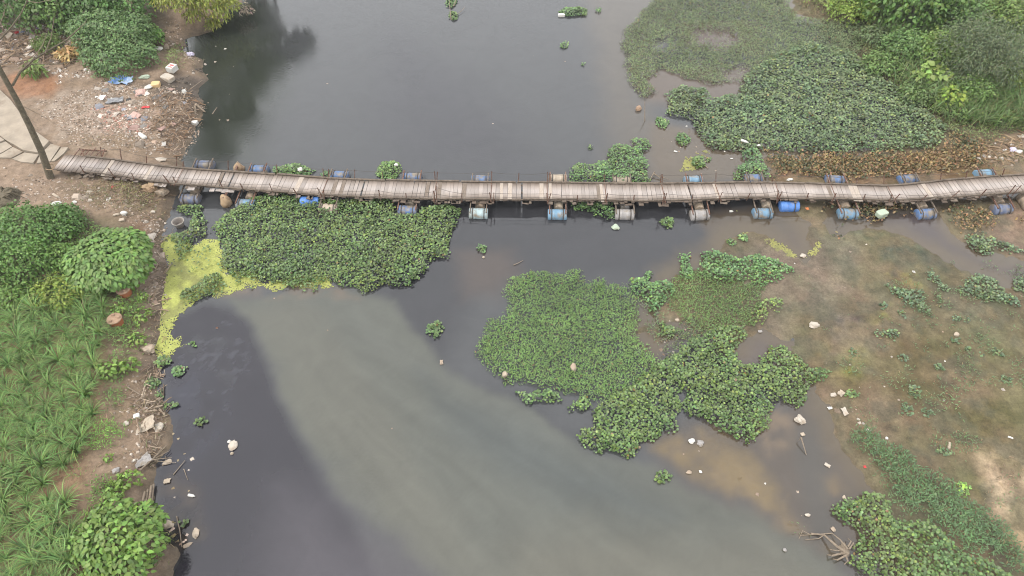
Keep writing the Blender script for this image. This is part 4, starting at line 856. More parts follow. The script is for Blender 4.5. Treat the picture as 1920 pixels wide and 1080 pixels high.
cover('undergrowth', 'low pale weeds between the hyacinth field and the tall grass', 'weeds', [creeper(PX([(1600, 80), (1660, 60), (1700, 150), (1760, 210), (1810, 235), (1900, 232), (1940, 225), (1940, 250), (1880, 256), (1830, 268), (1780, 262), (1770, 235), (1725, 205), (1690, 180), (1630, 135)]), dens=240, size=.13, h=.22, col=(.058, .085, .034), seed=63, wob=.5, brown=.14)], M['leaf'])
cover('tall_grass', 'tall green grass covering the upper right bank', 'grass', [tallgrass(RV_, 120), tallgrass(PX([(1740, 190), (1960, 150), (1960, 245), (1800, 248)]), 110, (.7, 1.2), (.085, .145, .035), 3)], M['grass'])
cover('undergrowth', 'mixed leafy undergrowth between grass on the upper right bank', 'weeds', [creeper(RV_, dens=110, size=.2, h=.5, col=(.055, .095, .030), seed=60, wob=.9, brown=.07),
      creeper(PX([(1470, -60), (1500, 10), (1560, 35), (1640, 45), (1680, 120), (1600, 20), (1560, -80)]), dens=110, size=.2, h=.35, col=(.085, .12, .035), seed=61, wob=.6)], M['leaf'])
for lb, px, py, r, h, n, t, sz, col, k in [
    ('dark crowned tree at the top edge of the right bank', 1722, -22, 92, 4.2, 8000, OVATE, .24, (.040, .085, .022), dict(lit=(.10, .16, .035), trunk=.12)),
    ('feathery grey green tree on the right bank', 1852, 95, 78, 3.4, 16000, LANCE, .15, (.050, .074, .040), dict(trunk=.09, shell=.15, jit=1.0, rag=.55, lit=(.075, .10, .055))),
    ('light green shrub left of the feathery grey tree', 1768, 92, 48, 1.9, 3600, OVATE, .15, (.065, .115, .032), {}),
    ('mid green shrub under the dark crowned tree', 1700, 85, 44, 1.7, 3400, OVATE, .14, (.050, .098, .034), {}),
    ('yellow green big leaved plant in front of the light shrub', 1748, 140, 26, 1.5, 200, OVATE, .36, (.095, .155, .045), {}),
    ('low shrub at the edge of the huge hyacinth field', 1655, 118, 36, 1.1, 2200, OVATE, .13, (.055, .100, .034), {}),
    ('bright yellow green vine bush near the tall grass', 1788, 180, 27, 1.0, 500, OVATE, .24, (.105, .165, .035), {}),
    ('yellow green bush at the top edge left of the dark tree', 1600, 8, 52, 1.7, 3800, OVATE, .14, (.080, .130, .028), {}),
    ('dark bush between the dark tree and the feathery tree', 1810, 30, 46, 2.0, 3400, OVATE, .15, (.042, .082, .026), {}),
    ('olive shrub at the top right corner', 1898, 25, 50, 2.0, 3800, OVATE, .15, (.058, .098, .028), {}),
    ('grey green shrub beside the brown gap', 1640, 68, 34, 1.1, 1200, LANCE, .22, (.050, .080, .038), {}),
    ('green shrub below the feathery tree', 1830, 165, 40, 1.2, 2600, OVATE, .13, (.052, .098, .028), {}),
    ('leafy shrub at the right photo edge above the trash', 1912, 140, 40, 1.4, 2600, OVATE, .14, (.068, .115, .026), {}),
    ('low bush over the hyacinth field corner', 1718, 175, 34, .9, 1900, OVATE, .13, (.052, .09, .034), {})]:
    bush('tree' if 'tree' in lb.split(' ')[2:4] or 'tree' in lb.split(' ')[3:4] else 'shrub', lb, 'tree' if 'trunk' in k else 'shrub', px, py, r, h, n, t, sz, col, lobes=8, shell=k.pop('shell', .4), jit=k.pop('jit', .8), rag=k.pop('rag', .42), **k)

# ------------------------------------------------------------------ top left: vine thicket, trees over the water
def pl(lb, name, cat, px, py, z, blobs_px, n, t, sz, col, **k):
    base = hit(px, py); bl = []
    for (bx, by, bz, br, bh) in blobs_px:
        c = hit(bx, by, bz); r = br * mpp(by); bl.append((c[0], c[1], c[2], r, r, bh))
    return plant(name, lb, cat, base, bl, n, t, sz, col, **k)
pl('dark green mound of vines between the rubbish and the water', 'vine_mound', 'bush', 225, 100, 0,
   [(215, 112, .5, 48, .9), (180, 95, .5, 30, .8), (250, 95, .5, 38, .9), (225, 70, .8, 42, 1.1), (190, 55, .9, 36, 1.0), (270, 106, .4, 24, .7), (255, 60, .8, 34, 1.0), (205, 126, .3, 24, .5), (160, 65, .8, 30, .9)], 16000, OVATE, .13, (.046, .088, .034), shell=.66, jit=.55, rag=.34)
bush('vine_bush', 'lighter green bush at the right side of the dark vine mound', 'bush', 287, 66, 20, 1.1, 600, OVATE, .2, (.055, .115, .03), lobes=4)
for lb, px, py, r, h, n, col in [('dark thicket tree in the top left corner', 25, 8, 60, 2.6, 2800, (.034, .07, .022)), ('thicket tree second from the top left corner', 95, 14, 52, 2.4, 2600, (.040, .078, .022)), ('thicket tree above the vine mound', 165, 8, 50, 2.4, 2600, (.036, .076, .024)), ('thicket tree at the top edge right of the vine mound', 235, 4, 50, 2.4, 2600, (.036, .08, .024)),
                                 ('grey green weedy shrub below the thicket', 130, 45, 26, .9, 900, (.05, .08, .035))]:
    bush('thicket_tree', lb, 'tree', px, py, r, h, n, OVATE, .2, col, lobes=6, shell=.55, jit=.7, trunk=.09)
bush('weed_bush', 'green weed bush growing in the rubbish heap', 'bush', 86, 80, 27, .8, 900, LANCE, .2, (.05, .085, .025), lobes=4, shell=.3, jit=1.0)
bush('weed_bush', 'small leafy seedling with drooping fronds by the red soil', 'bush', 62, 128, 20, 1.0, 220, LANCE, .34, (.06, .10, .028), lobes=4, shell=.2, jit=1.0, droop=1.2)
bush('dry_grass_clump', 'straw coloured dry clump beside the vine mound', 'dry plant', 128, 98, 22, .6, 420, LANCE, .32, (.19, .15, .075), lobes=4, shell=.2, jit=1.0)
pl('yellow green tree drooping over the water at the top left', 'overhanging_tree', 'tree', 325, -20, 0,
   [(345, 2, 1.6, 30, .9), (385, 8, 1.6, 30, .9), (412, 22, 1.1, 20, .7), (365, 25, 1.0, 22, .6), (310, 0, 1.8, 24, .8), (400, 45, .6, 14, .5), (430, 8, 1.4, 20, .8)], 4200, LANCE, .24, (.105, .135, .028), shell=.3, jit=.9, droop=1.0, trunk=.1, stems=7, lit=(.14, .16, .035))
pl('bare grey twigs drooping into the water at the top left', 'bare_shrub', 'shrub', 440, 12, 0, [(445, 5, .8, 14, .6), (462, 20, .5, 12, .4)], 260, LANCE, .2, (.13, .125, .11), shell=.1, jit=1.0, droop=1.2, trunk=.03, stems=9)
# tall trees just beyond the frame, seen as their reflection in the river
for lb, Y, pxs, base, rr, n in [('tall tree on the far left bank whose crown is mirrored in the river', 47.5, [(535, 92), (500, 60), (470, 110), (480, 30), (440, 70), (455, 150), (425, 110), (505, 115), (558, 80), (475, 165)], (-17.2, 47.5), 1.15, 12000),
                                ('tallest tree behind the far left bank mirrored in dark water', 50.0, [(400, 170), (430, 210), (390, 230), (420, 260), (380, 110), (400, 60), (450, 190), (370, 180), (440, 20), (370, 280), (410, 290), (460, 215)], (-20.5, 50.0), 1.35, 15000)]:
    bl = []
    for (a, b) in pxs:
        c = RV(a, b, Y); bl.append((c[0], c[1] + random.uniform(-.8, .8), c[2], rr * random.uniform(.85, 1.25), rr, rr * random.uniform(.8, 1.15)))
    z = H1(*base); plant('tall_tree', lb, 'tree', np.array([base[0], base[1], z]), bl, n, OVATE, .3, (.045, .075, .025), trunk=.13, stems=6, shell=.25, jit=.8, rag=.35)
# the leaning bare tree by the path
bt = hit(95, 333); Yb = bt[1]; e = empty('bare_tree', tuple(bt)); tag(e, 'bare leaning tree trunk with thin twigs beside the left bridge end', 'tree')
def bpx(l): return [GY(a, b, Yb + d) for a, b, d in l]
tp = [bt - np.array([0, 0, .2]), bt] + bpx([(78, 285, -.02), (55, 235, -.05), (30, 185, -.08), (5, 140, -.1), (-25, 85, -.1), (-60, 20, -.1)])
V, F = tube(tp, [.19, .165, .14, .125, .112, .10, .085, .06], 10); link('trunk', fixtri(mesh_np('trunk', V - bt, F, smooth=True)), M['bark'], e)
for l, r0 in [([(24, 160, -.05), (38, 135, .1), (62, 112, .3), (95, 92, .5), (125, 75, .6), (152, 50, .7)], .05), ([(20, 165, 0), (35, 138, .2), (60, 120, .4), (110, 120, .5), (150, 112, .6)], .032), ([(60, 113, .3), (80, 85, .4), (88, 62, .4)], .022), ([(85, 100, .4), (96, 70, .5), (102, 30, .6)], .022),
              ([(0, 74, 0), (22, 50, .1), (40, 25, .2), (52, 0, .2), (55, -20, .2)], .035), ([(48, 2, .2), (70, 5, .3), (95, 0, .4)], .016), ([(45, 200, 0), (75, 215, .2), (108, 235, .3)], .014), ([(40, 205, 0), (60, 225, -.2), (70, 240, -.3)], .012), ([(0, 105, -.1), (40, 103, .2), (75, 108, .4)], .014), ([(152, 50, .7), (160, 42, .8), (163, 35, .8)], .012), ([(125, 75, .6), (150, 72, .7)], .012), ([(0, 45, 0), (8, 25, .1), (10, 10, .1)], .014)]:
    P = bpx(l); V, F = tube(P, np.linspace(r0 * 1.0, r0 * .45, len(P)), 5); link('branch', fixtri(mesh_np('branch', V - bt, F)), M['twig'] if r0 < .03 else M['bark'], e)
rp = GY(94, 313, Yb); V, F = tube([rp + np.array([.2 * math.cos(a), .2 * math.sin(a), .02 * math.sin(2 * a)]) for a in np.linspace(0, 6.28, 13)], .022, 5); link('rope', fixtri(mesh_np('rope', V - bt, F)), M['tan_sack'], e)
st = hit(8, 372); e = empty('root_stump', tuple(st)); tag(e, 'dark heap of matted roots at the left photo edge', 'stump')
ts = [tube([(0, 0, .25), (math.cos(a) * .5, math.sin(a) * .4, .3 + .1 * random.random()), (math.cos(a + random.uniform(-.5, .5)) * random.uniform(.45, .95), math.sin(a) * random.uniform(.4, .7), .0)], [.05, .03, .012], 5) for a in rng.random(40) * 6.28]
V, F, _ = join(ts); tag(link('roots', fixtri(mesh_np('roots', V, F)), M['black'] if False else M['bark'], e), kind='stuff')
v = blob(ICO3[0].copy(), .4, .6, 5) * np.array([.75, .6, .35]); link('core', mesh_np('core', v, ICO3[1], smooth=True), M['bark'], e)

# ------------------------------------------------------------------ pots, basket, raft, driftwood
for lb, px, py in [('upper terracotta pot with a dusty lid on the left bank', 238, 553), ('lower terracotta pot with a dusty lid on the left bank', 222, 608)]:
    b0 = hit(px, py); e = empty('clay_pot', tuple(b0)); tag(e, lb, 'pot', 'lidded clay pots on the left bank')
    v, f = lathe([(0, 0), (.20, 0), (.235, .08), (.25, .25), (.245, .34), (.0, .34)], 24); link('pot_body', fixtri(mesh_np('pot_body', v, f)), M['clay'], e)
    v, f = lathe([(0, .345), (.275, .345), (.285, .36), (.275, .385), (.22, .395), (0, .40)], 24); link('lid', fixtri(mesh_np('lid', v, f)), M['claylid'], e)
    for k in range(3):
        a = 2.2 * k + px; v = blob(ICO2[0].copy(), .4, .8, px + k) * np.array([.07, .05, .045]) + np.array([math.cos(a) * .17, math.sin(a) * .17, .425]); link('stone', mesh_np('stone', v, ICO2[1]), M['claylid'], e)
b0 = hit(338, 424); e = empty('basket', tuple(b0)); tag(e, 'round grey basket sitting on hyacinth at the left bank', 'basket'); e.scale = (.8, .8, .7)
v, f = lathe([(0, .02), (.22, .02), (.30, .40), (.335, .41), (.335, .44), (.29, .44), (.27, .40), (.20, .06), (0, .06)], 20); link('basket_body', fixtri(mesh_np('basket_body', v, f)), M['basket'], e)
v, f = lathe([(.31, .42), (.345, .42), (.345, .455), (.31, .455), (.31, .42)], 20); link('rim', fixtri(mesh_np('rim', v, f)), M['stone'], e)
b0 = hit(278, 945); e = empty('bamboo_raft', tuple(b0)); tag(e, 'small bundle of bamboo poles lashed together at the lower left bank', 'raft')
for k, (a, b) in enumerate([((288, 908), (281, 966)), ((283, 915), (275, 963)), ((279, 920), (270, 965)), ((285, 912), (278, 968)), ((275, 925), (266, 955))]):
    p, q = hit(*a, .1), hit(*b, .1); p[2] = q[2] = max(p[2], q[2]) + .02 * k; V, F = tube([p, (p + q) / 2, q], .038, 7); link('bamboo_pole', fixtri(mesh_np('bamboo_pole', V - b0, F, smooth=True)), M['twig'], e)
for y_ in (938, 950):
    p, q = hit(262, y_, .2), hit(289, y_ + 2, .2); p[2] = q[2] = max(p[2], q[2]); V, F = tube([p, q], .018, 5); link('cross_stick', fixtri(mesh_np('cross_stick', V - b0, F)), M['twig'], e)
def woody(name, label, cat, px, py, strokes, m='twig', core=None):
    b0 = hit(px, py); e = empty(name, tuple(b0)); tag(e, label, cat)
    for l, r0 in strokes:
        P = [hit(a, b, dz) for a, b, dz in l]; V, F = tube(P, np.linspace(r0, r0 * .45, len(P)), 6); link('branch', fixtri(mesh_np('branch', V - b0, F)), M[m], e)
    if core:
        v = blob(ICO2[0].copy(), .5, .7, px) * np.array(core) + np.array([0, 0, core[2] * .4]); link('root_core', mesh_np('root_core', v, ICO2[1]), M[m], e)
woody('driftwood_root', 'bleached driftwood root snag at the tip of the bottom right hyacinth', 'driftwood', 1582, 1032,
      [([(1590, 1038, .2), (1570, 1025, .3), (1545, 1003, .12), (1520, 1000, .03)], .05), ([(1588, 1035, .2), (1560, 1042, .2), (1552, 1040, .03)], .04), ([(1590, 1030, .25), (1575, 1012, .2), (1560, 1000, .06), (1500, 1004, .02)], .03), ([(1588, 1040, .2), (1570, 1050, .15), (1562, 1048, .02)], .035),
       ([(1590, 1025, .2), (1596, 1015, .25), (1590, 1010, .1)], .03), ([(1592, 1030, .2), (1600, 1018, .2), (1603, 1028, .1)], .03), ([(1585, 1040, .2), (1590, 1052, .1), (1583, 1058, .0)], .035), ([(1545, 1003, .1), (1535, 1010, .05), (1510, 1012, .02)], .02), ([(1520, 1003, .05), (1505, 995, .1), (1498, 1010, .0)], .018), ([(1588, 1033, .2), (1565, 1032, .22), (1556, 1030, .05)], .03)], core=(.14, .2, .13))
woody('branch_snag', 'upright branch snag with weed in the water at the top edge', 'branch', 848, 30, [([(846, 38, 0), (844, 20, .3), (842, -5, .5)], .03), ([(850, 12, .05), (854, 2, .1), (858, -10, .3)], .045), ([(846, 34, .05), (866, 20, .1), (872, 12, .15)], .018)])
woody('stick', 'pale stick standing in the muddy channel on the right', 'stick', 1505, 832, [([(1502, 820, .25), (1512, 853, .02)], .028), ([(1502, 820, .25), (1498, 826, .05)], .02)])
woody('pole', 'thin mooring pole standing in the water near the orange pot', 'pole', 1208, 228, [([(1209, 231, -.1), (1209, 190, 1.0)], .028)])
woody('pole', 'short pole stuck in the water left of the hyacinth field', 'pole', 1292, 258, [([(1292, 262, -.1), (1292, 240, .55)], .028)])
woody('stick', 'bent stick floating in the open pool below the bridge', 'stick', 970, 492, [([(963, 497, .03), (972, 493, .05), (981, 488, .03)], .02)])
woody('twig', 'splayed dry twig beside the far bridge hyacinth', 'twig', 1223, 330, [([(1218, 338, .02), (1227, 322, .2), (1228, 330, .05)], .03), ([(1226, 325, .15), (1243, 338, .05)], .025), ([(1225, 326, .15), (1255, 337, .05)], .02)])
woody('dead_palm_frond', 'dead frond fanning from the left bank into the water', 'frond', 290, 858, [([(262, 882, .1), (285, 862, .25), (312, 835, .15)], .03), ([(285, 862, .25), (322, 858, .08)], .02), ([(285, 862, .2), (318, 845, .1)], .018), ([(285, 862, .2), (305, 838, .1)], .018), ([(290, 864, .2), (330, 868, .03)], .016)])
woody('stick', 'dark stick floating at the lower left bank', 'stick', 335, 880, [([(325, 890, .03), (347, 863, .05)], .018), ([(345, 880, .03), (352, 900, .03)], .015)])
woody('stick', 'long stick slanting through the debris at the bottom left bank', 'stick', 338, 1000, [([(331, 968, .05), (337, 995, .06), (341, 1026, .03)], .022)])
woody('plank_scrap', 'two broken boards at the rubbish shore', 'board', 376, 205, [([(366, 195, .15), (385, 210, .05)], .07), ([(366, 198, .15), (366, 215, .1)], .05)])
woody('stick', 'dark stick floating near the rubbish shore', 'stick', 402, 208, [([(398, 214, .02), (407, 201, .03)], .03)])
woody('stick', 'thin stick leaning over the rubbish shore', 'stick', 370, 155, [([(357, 167, .1), (380, 150, .1)], .025)])
woody('stick', 'dark stick lying on the flat behind the bridge', 'stick', 1325, 312, [([(1319, 308, .03), (1328, 316, .03)], .035)])

# ------------------------------------------------------------------ litter, item by item
def item(name, label, cat, px, py, size, m, shape='bag', rz=None, group=None):
    size = tuple(q * (.72 if shape == 'sheet' else .88) for q in size)
    dz = .34 if any(q in label for q in ('hyacinth field', 'green clump behind', 'strip of weed')) else .2 if any(q in label for q in ('light green raft', 'on brown hyacinth', 'among brown')) else 0.0
    p = hit(px, py, dz); sx, sy, sz = size; seed = int(px * 3 + py); rz = random.uniform(0, 3.1) if rz is None else rz
    if shape == 'bag': v = blob(ICO3[0].copy(), .55, .75, seed); v = blob(v, .22, .25, seed + 5) * np.array([sx, sy, sz]) * .5; f = ICO3[1]; sm_ = False
    elif shape == 'rock': v = blob(ICO2[0].copy(), .55, .8, seed) * np.array([sx, sy, sz]) * .5; f = ICO2[1]; sm_ = False
    elif shape == 'block':
        a = np.sign(ICO3[0]) * np.abs(ICO3[0]) ** .35; v = blob(a, .10, .8, seed) * np.array([sx, sy, sz]) * .5; f = ICO3[1]; sm_ = False
    elif shape == 'sheet':
        n = 13; g = np.linspace(-1, 1, n); X, Y = np.meshgrid(g, g); P = np.stack([X.ravel(), Y.ravel()], 1); r_ = 1 + .35 * fbm(P, .8, seed); z = fbm(P, .5, seed + 2, 3) * .9
        q = np.c_[P * r_[:, None] * np.array([sx, sy]) * .5, (z + .6) * sz * .5]; i = (np.arange(n - 1)[None] + n * np.arange(n - 1)[:, None]).ravel(); f = np.stack([i, i + 1, i + n + 1, i + n], 1)
        dn = q.copy(); dn[:, 2] -= .02; bd = np.concatenate([np.arange(n - 1), np.arange(n - 1) * n + n - 1, np.arange(n * n - 1, n * n - n, -1), np.arange(n * (n - 1), 0, -n)]); nx_ = np.roll(bd, -1)
        f = np.vstack([f, f[:, ::-1] + n * n, np.stack([bd, bd + n * n, nx_ + n * n, nx_], 1)]); v = np.vstack([q, dn]); sm_ = False
    elif shape == 'bottle': v, f = lathe([(0, -.5), (.42, -.5), (.5, -.44), (.5, .15), (.42, .27), (.18, .38), (.18, .5), (0, .5)], 12, 'x'); v = v * np.array([sx, sy, sz]); sm_ = True
    ca, sa = math.cos(rz), math.sin(rz); v = np.c_[v[:, 0] * ca - v[:, 1] * sa, v[:, 0] * sa + v[:, 1] * ca, v[:, 2]]
    o = link(name, fixtri(mesh_np(name, v, f, smooth=sm_)), M[m]); o.location = (p[0], p[1], p[2] + (sz * .28 if shape != 'sheet' else .03))
    return tag(o, label, cat, group)
LIT = [
 ('foam_box', 'white foam box floating beside the top edge hyacinth clump', 'foam box', 1053, 30, (.50, .26, .2), 'white', 'block', 0), ('foam_bottle', 'white bottle lying on the lower left edge of the huge hyacinth field', 'bottle', 1396, 266, (.45, .14, .14), 'white', 'bottle', -.6),
 ('plastic_bag', 'tiny white bag just right of the white bottle on the hyacinth field', 'bag', 1422, 273, (.2, .14, .1), 'white', 'bag', 0), ('clay_jar', 'orange brown jar floating near the mooring pole', 'jar', 1197, 206, (.42, .34, .3), 'claylid', 'rock', .5), ('plastic_bag', 'pale green white bag floating below the near bridge edge', 'bag', 1154, 427, (.36, .36, .16), 'pale_green', 'bag', .3),
 ('sack', 'pale green sack among brown hyacinth below the bridge', 'sack', 1652, 403, (.58, .40, .32), 'pale_green', 'block', .4), ('rock', 'white jagged rock on the olive flat right of the mud pool', 'rock', 1525, 611, (.46, .32, .22), 'offwhite', 'rock', .2), ('sack', 'cream sack on the mud below the dark hyacinth lobes', 'sack', 1500, 788, (.46, .34, .26), 'offwhite', 'bag', -.4),
 ('foam_piece', 'left white foam piece on the brown shoal', 'foam', 1297, 828, (.26, .22, .16), 'white', 'rock', .3), ('plastic_bag', 'grey plastic bag right of the white foam on the shoal', 'bag', 1313, 832, (.28, .26, .14), 'grey', 'bag', .2), ('stone', 'pale stone at the tip of the muddy pool', 'stone', 1505, 480, (.30, .24, .14), 'offwhite', 'rock', .2),
 ('stone', 'tan stone half sunk in the weedy olive flat', 'stone', 1793, 627, (.26, .22, .1), 'cream', 'rock', .2), ('plastic_scrap', 'crumpled cream plastic scrap upper right of the cream sack', 'scrap', 1583, 772, (.26, .42, .1), 'offwhite', 'sheet', .2), ('plastic_scrap', 'pinkish scrap above the crumpled cream scrap', 'scrap', 1576, 738, (.34, .26, .1), 'cream', 'sheet', .7), ('plastic_scrap', 'pale scrap left of the pinkish scrap', 'scrap', 1562, 741, (.28, .22, .1), 'offwhite', 'sheet', .1),
 ('plastic_scrap', 'white scrap left of the crumpled cream plastic', 'scrap', 1556, 766, (.22, .14, .06), 'white', 'sheet', .2), ('stone', 'cream pebble just above the blue green weed band', 'stone', 1609, 787, (.17, .13, .1), 'offwhite', 'rock', 0), ('foam_cup', 'small white cup at the head of the weed band', 'cup', 1662, 822, (.12, .12, .1), 'white', 'bottle', 1.2), ('foam_chip', 'white chip on the flat near the right photo edge', 'foam', 1894, 821, (.22, .1, .05), 'white', 'sheet', -.5), ('wood_block', 'short wooden stake lying on the olive flat', 'stake', 1779, 836, (.32, .1, .1), 'cream', 'block', 1.1),
 ('stone', 'brown white stone in the lower muddy channel', 'stone', 1514, 966, (.22, .12, .1), 'offwhite', 'rock', .1), ('stone', 'cream stone at the left tip of the bottom right hyacinth', 'stone', 1583, 935, (.12, .26, .1), 'cream', 'rock', 0), ('stone', 'small brown stone above the driftwood root', 'stone', 1562, 993, (.16, .18, .08), 'tan', 'rock', .3), ('plastic_scrap', 'bent white strip floating in the muddy channel', 'scrap', 1551, 873, (.24, .14, .06), 'offwhite', 'sheet', -.6), ('stone', 'pale stone by the standing stick', 'stone', 1505, 815, (.18, .2, .1), 'cream', 'rock', .2),
 ('bird_float', 'small grey float drifting near the bottom edge', 'float', 1471, 1032, (.14, .14, .12), 'grey', 'rock', 0), ('plastic_scrap', 'red scrap at the edge of the weed band', 'scrap', 1621, 876, (.12, .12, .05), 'red', 'sheet', 0), ('stone', 'tan stones under the shoal edge', 'stone', 1292, 886, (.24, .16, .08), 'tan', 'rock', .2), ('stone', 'white pebble beside the tan stones of the shoal', 'stone', 1313, 885, (.12, .12, .08), 'white', 'rock', .2),
 ('foam_duck', 'torn cream foam lump floating in the dark lower left water', 'foam', 437, 836, (.34, .44, .16), 'offwhite', 'bag', .1), ('foam_piece', 'small white knob above the torn foam lump', 'foam', 430, 828, (.14, .12, .1), 'white', 'rock', .1), ('plastic_scrap', 'dark edged scrap below the torn foam lump', 'scrap', 435, 851, (.13, .13, .1), 'cream', 'rock', .1), ('plastic_scrap', 'tan scrap floating mid river below the bridge', 'scrap', 828, 680, (.16, .26, .08), 'tan', 'sheet', .1), ('plastic_ring', 'tiny rusty ring floating in the dark lower left water', 'ring', 407, 615, (.13, .11, .05), 'rust', 'rock', 0),
 ('foam_piece', 'white foam bit on the green clump behind the bridge', 'foam', 743, 310, (.28, .22, .15), 'white', 'rock', .2), ('plastic_bag', 'white bag on the strip of weed behind the bridge', 'bag', 563, 318, (.3, .28, .15), 'white', 'bag', .2), ('bottle', 'small white bottle floating below the bridge on the right', 'bottle', 1371, 397, (.2, .11, .11), 'white', 'bottle', 0), ('bottle', 'small white bottle floating behind the bridge on the right', 'bottle', 1267, 285, (.22, .1, .1), 'white', 'bottle', -.4), ('bottle', 'white bottle floating behind the bridge near the tongue of hyacinth', 'bottle', 1372, 298, (.16, .08, .08), 'white', 'bottle', .1),
 ('plastic_scrap', 'orange scrap on brown hyacinth under the bridge', 'scrap', 1513, 392, (.18, .18, .06), 'orange', 'sheet', .1), ('plastic_bag', 'white bag by the far bridge edge over brown hyacinth', 'bag', 1480, 338, (.34, .16, .14), 'white', 'bag', .2), ('stone', 'cream stone beside the lone clump below the bridge', 'stone', 907, 483, (.13, .13, .1), 'cream', 'rock', 0), ('stone', 'pink stone by the middle mudflat gap', 'stone', 1270, 601, (.22, .18, .1), 'cream', 'rock', .1), ('stone', 'stone in the wet gap by the pool corner', 'stone', 1425, 622, (.18, .18, .1), 'grey', 'rock', .1), ('bark_piece', 'brown bark scrap on the light green raft', 'bark', 1075, 690, (.3, .4, .2), 'tan', 'rock', .1), ('stone', 'pinkish stone at the lower left of the light green raft', 'stone', 946, 705, (.22, .26, .3), 'cream', 'rock', .1),
 # right bank trash
 ('plastic_bag', 'lilac white bag in the trash at the right photo edge', 'bag', 1897, 283, (.42, .34, .25), 'lilac', 'bag', .1), ('plastic_bag', 'white bag right of the lilac bag', 'bag', 1909, 286, (.36, .28, .2), 'white', 'bag', .3), ('plastic_scrap', 'cream scrap at the top of the right edge trash', 'scrap', 1915, 257, (.5, .3, .15), 'offwhite', 'sheet', .3), ('plastic_scrap', 'white scrap left of the lilac bag', 'scrap', 1884, 282, (.3, .12, .08), 'white', 'sheet', .3),
 # left bank rubbish
 ('plastic_bag', 'bright red bag on the rubbish heap at the far left', 'bag', 28, 63, (.55, .32, .2), 'red', 'bag', .1), ('sack', 'blue grey sack right of the red bag', 'sack', 43, 64, (.36, .34, .25), 'slate_blue', 'bag', .1), ('sack', 'grey sack second from the red bag', 'sack', 52, 65, (.36, .34, .25), 'stone', 'bag', .1), ('plastic_scrap', 'purple scrap above the rubbish heap', 'scrap', 73, 54, (.4, .2, .12), 'purple', 'sheet', .1), ('plastic_bag', 'white bag with torn edge beside a red ball', 'bag', 132, 65, (.34, .44, .25), 'white', 'bag', .2), ('ball', 'small red ball by the vine mound', 'ball', 139, 73, (.26, .26, .26), 'red', 'bag', 0),
 ('foam_sheet', 'white foam sheet on the right side of the vine mound', 'foam', 295, 92, (.66, .36, .14), 'white', 'block', -.1), ('board', 'grey brown board behind the white foam sheet', 'board', 312, 88, (.3, .7, .08), 'tan', 'block', .5), ('plastic_bag', 'lilac bag on the point of the rubbish shore', 'bag', 358, 104, (.44, .42, .3), 'lilac', 'bag', .1), ('tarpaulin', 'crumpled blue tarpaulin below the vine mound', 'tarpaulin', 228, 152, (1.7, 1.0, .4), 'tarp_blue', 'sheet', -.2), ('sack', 'pale green white sack right of the blue tarpaulin', 'sack', 272, 146, (.6, .3, .25), 'pale_green', 'bag', .3),
 ('foam_block', 'yellow foam block on dark soil', 'foam block', 293, 161, (.52, .46, .3), 'yellow_foam', 'block', .15), ('foam_block', 'large dirty white foam block beside the yellow block', 'foam block', 316, 149, (.80, .55, .35), 'offwhite', 'block', -.5), ('plastic_canister', 'white canister near the shore below the foam blocks', 'canister', 347, 174, (.26, .26, .3), 'white', 'bag', .1), ('plastic_box', 'white plastic box at the water line of the rubbish shore', 'box', 366, 232, (.34, .30, .24), 'white', 'block', -.15), ('grey_rag', 'crumpled grey rag in the middle of the rubble', 'rag', 247, 222, (.62, .4, .2), 'grey_cloth', 'sheet', .3), ('grey_rag', 'dark grey heap of cloth at the top of the pink rubble', 'rag', 217, 191, (1.1, .6, .35), 'grey_cloth', 'sheet', .2), ('dark_rag', 'black plastic scrap right of the dark grey cloth', 'scrap', 242, 190, (.34, .34, .2), 'black', 'sheet', .4),
 ('red_rag', 'dark red rag in the rubble near the shore', 'rag', 274, 202, (.5, .25, .12), 'red', 'sheet', .1), ('stone_slab', 'white broken slab at the lower edge of the rubble', 'slab', 268, 256, (.7, .3, .2), 'white', 'rock', -.6), ('stone_slab', 'pale slab beside the far bridge rail', 'slab', 300, 300, (.8, .3, .16), 'offwhite', 'rock', .1), ('rock', 'tan boulder wrapped in sacking under the left bridge end', 'boulder', 285, 356, (.75, .6, .62), 'tan_sack', 'bag', .1), ('rock', 'second brown boulder behind the sacking boulder', 'boulder', 305, 362, (.6, .55, .4), 'tan', 'bag', .1), ('plastic_bag', 'white bag on the dirt above the dark weed bush', 'bag', 105, 384, (.5, .26, .2), 'white', 'bag', .1), ('foam_piece', 'small white foam lump on the dirt below the bridge', 'foam', 141, 380, (.22, .18, .15), 'white', 'rock', .1),
 ('stone', 'white stone on the dirt right of the domed bush top', 'stone', 233, 401, (.34, .26, .18), 'white', 'rock', .1), ('stone', 'pink brown stone beside the white stone', 'stone', 219, 403, (.36, .18, .12), 'cream', 'rock', .6), ('brick_lump', 'pinkish brick lump above the domed bush', 'brick', 229, 414, (.26, .22, .15), 'cream', 'block', .3), ('stone', 'flat grey stone on the bank below the bridge', 'stone', 286, 398, (.3, .2, .1), 'offwhite', 'rock', .3), ('red_rag', 'small red rag under the left bridge end', 'rag', 213, 352, (.3, .2, .1), 'red', 'sheet', .2), ('plank_scrap', 'weathered pale board lying on the dirt left of the bridge', 'board', 104, 367, (.5, .12, .06), 'cream', 'block', -.6),
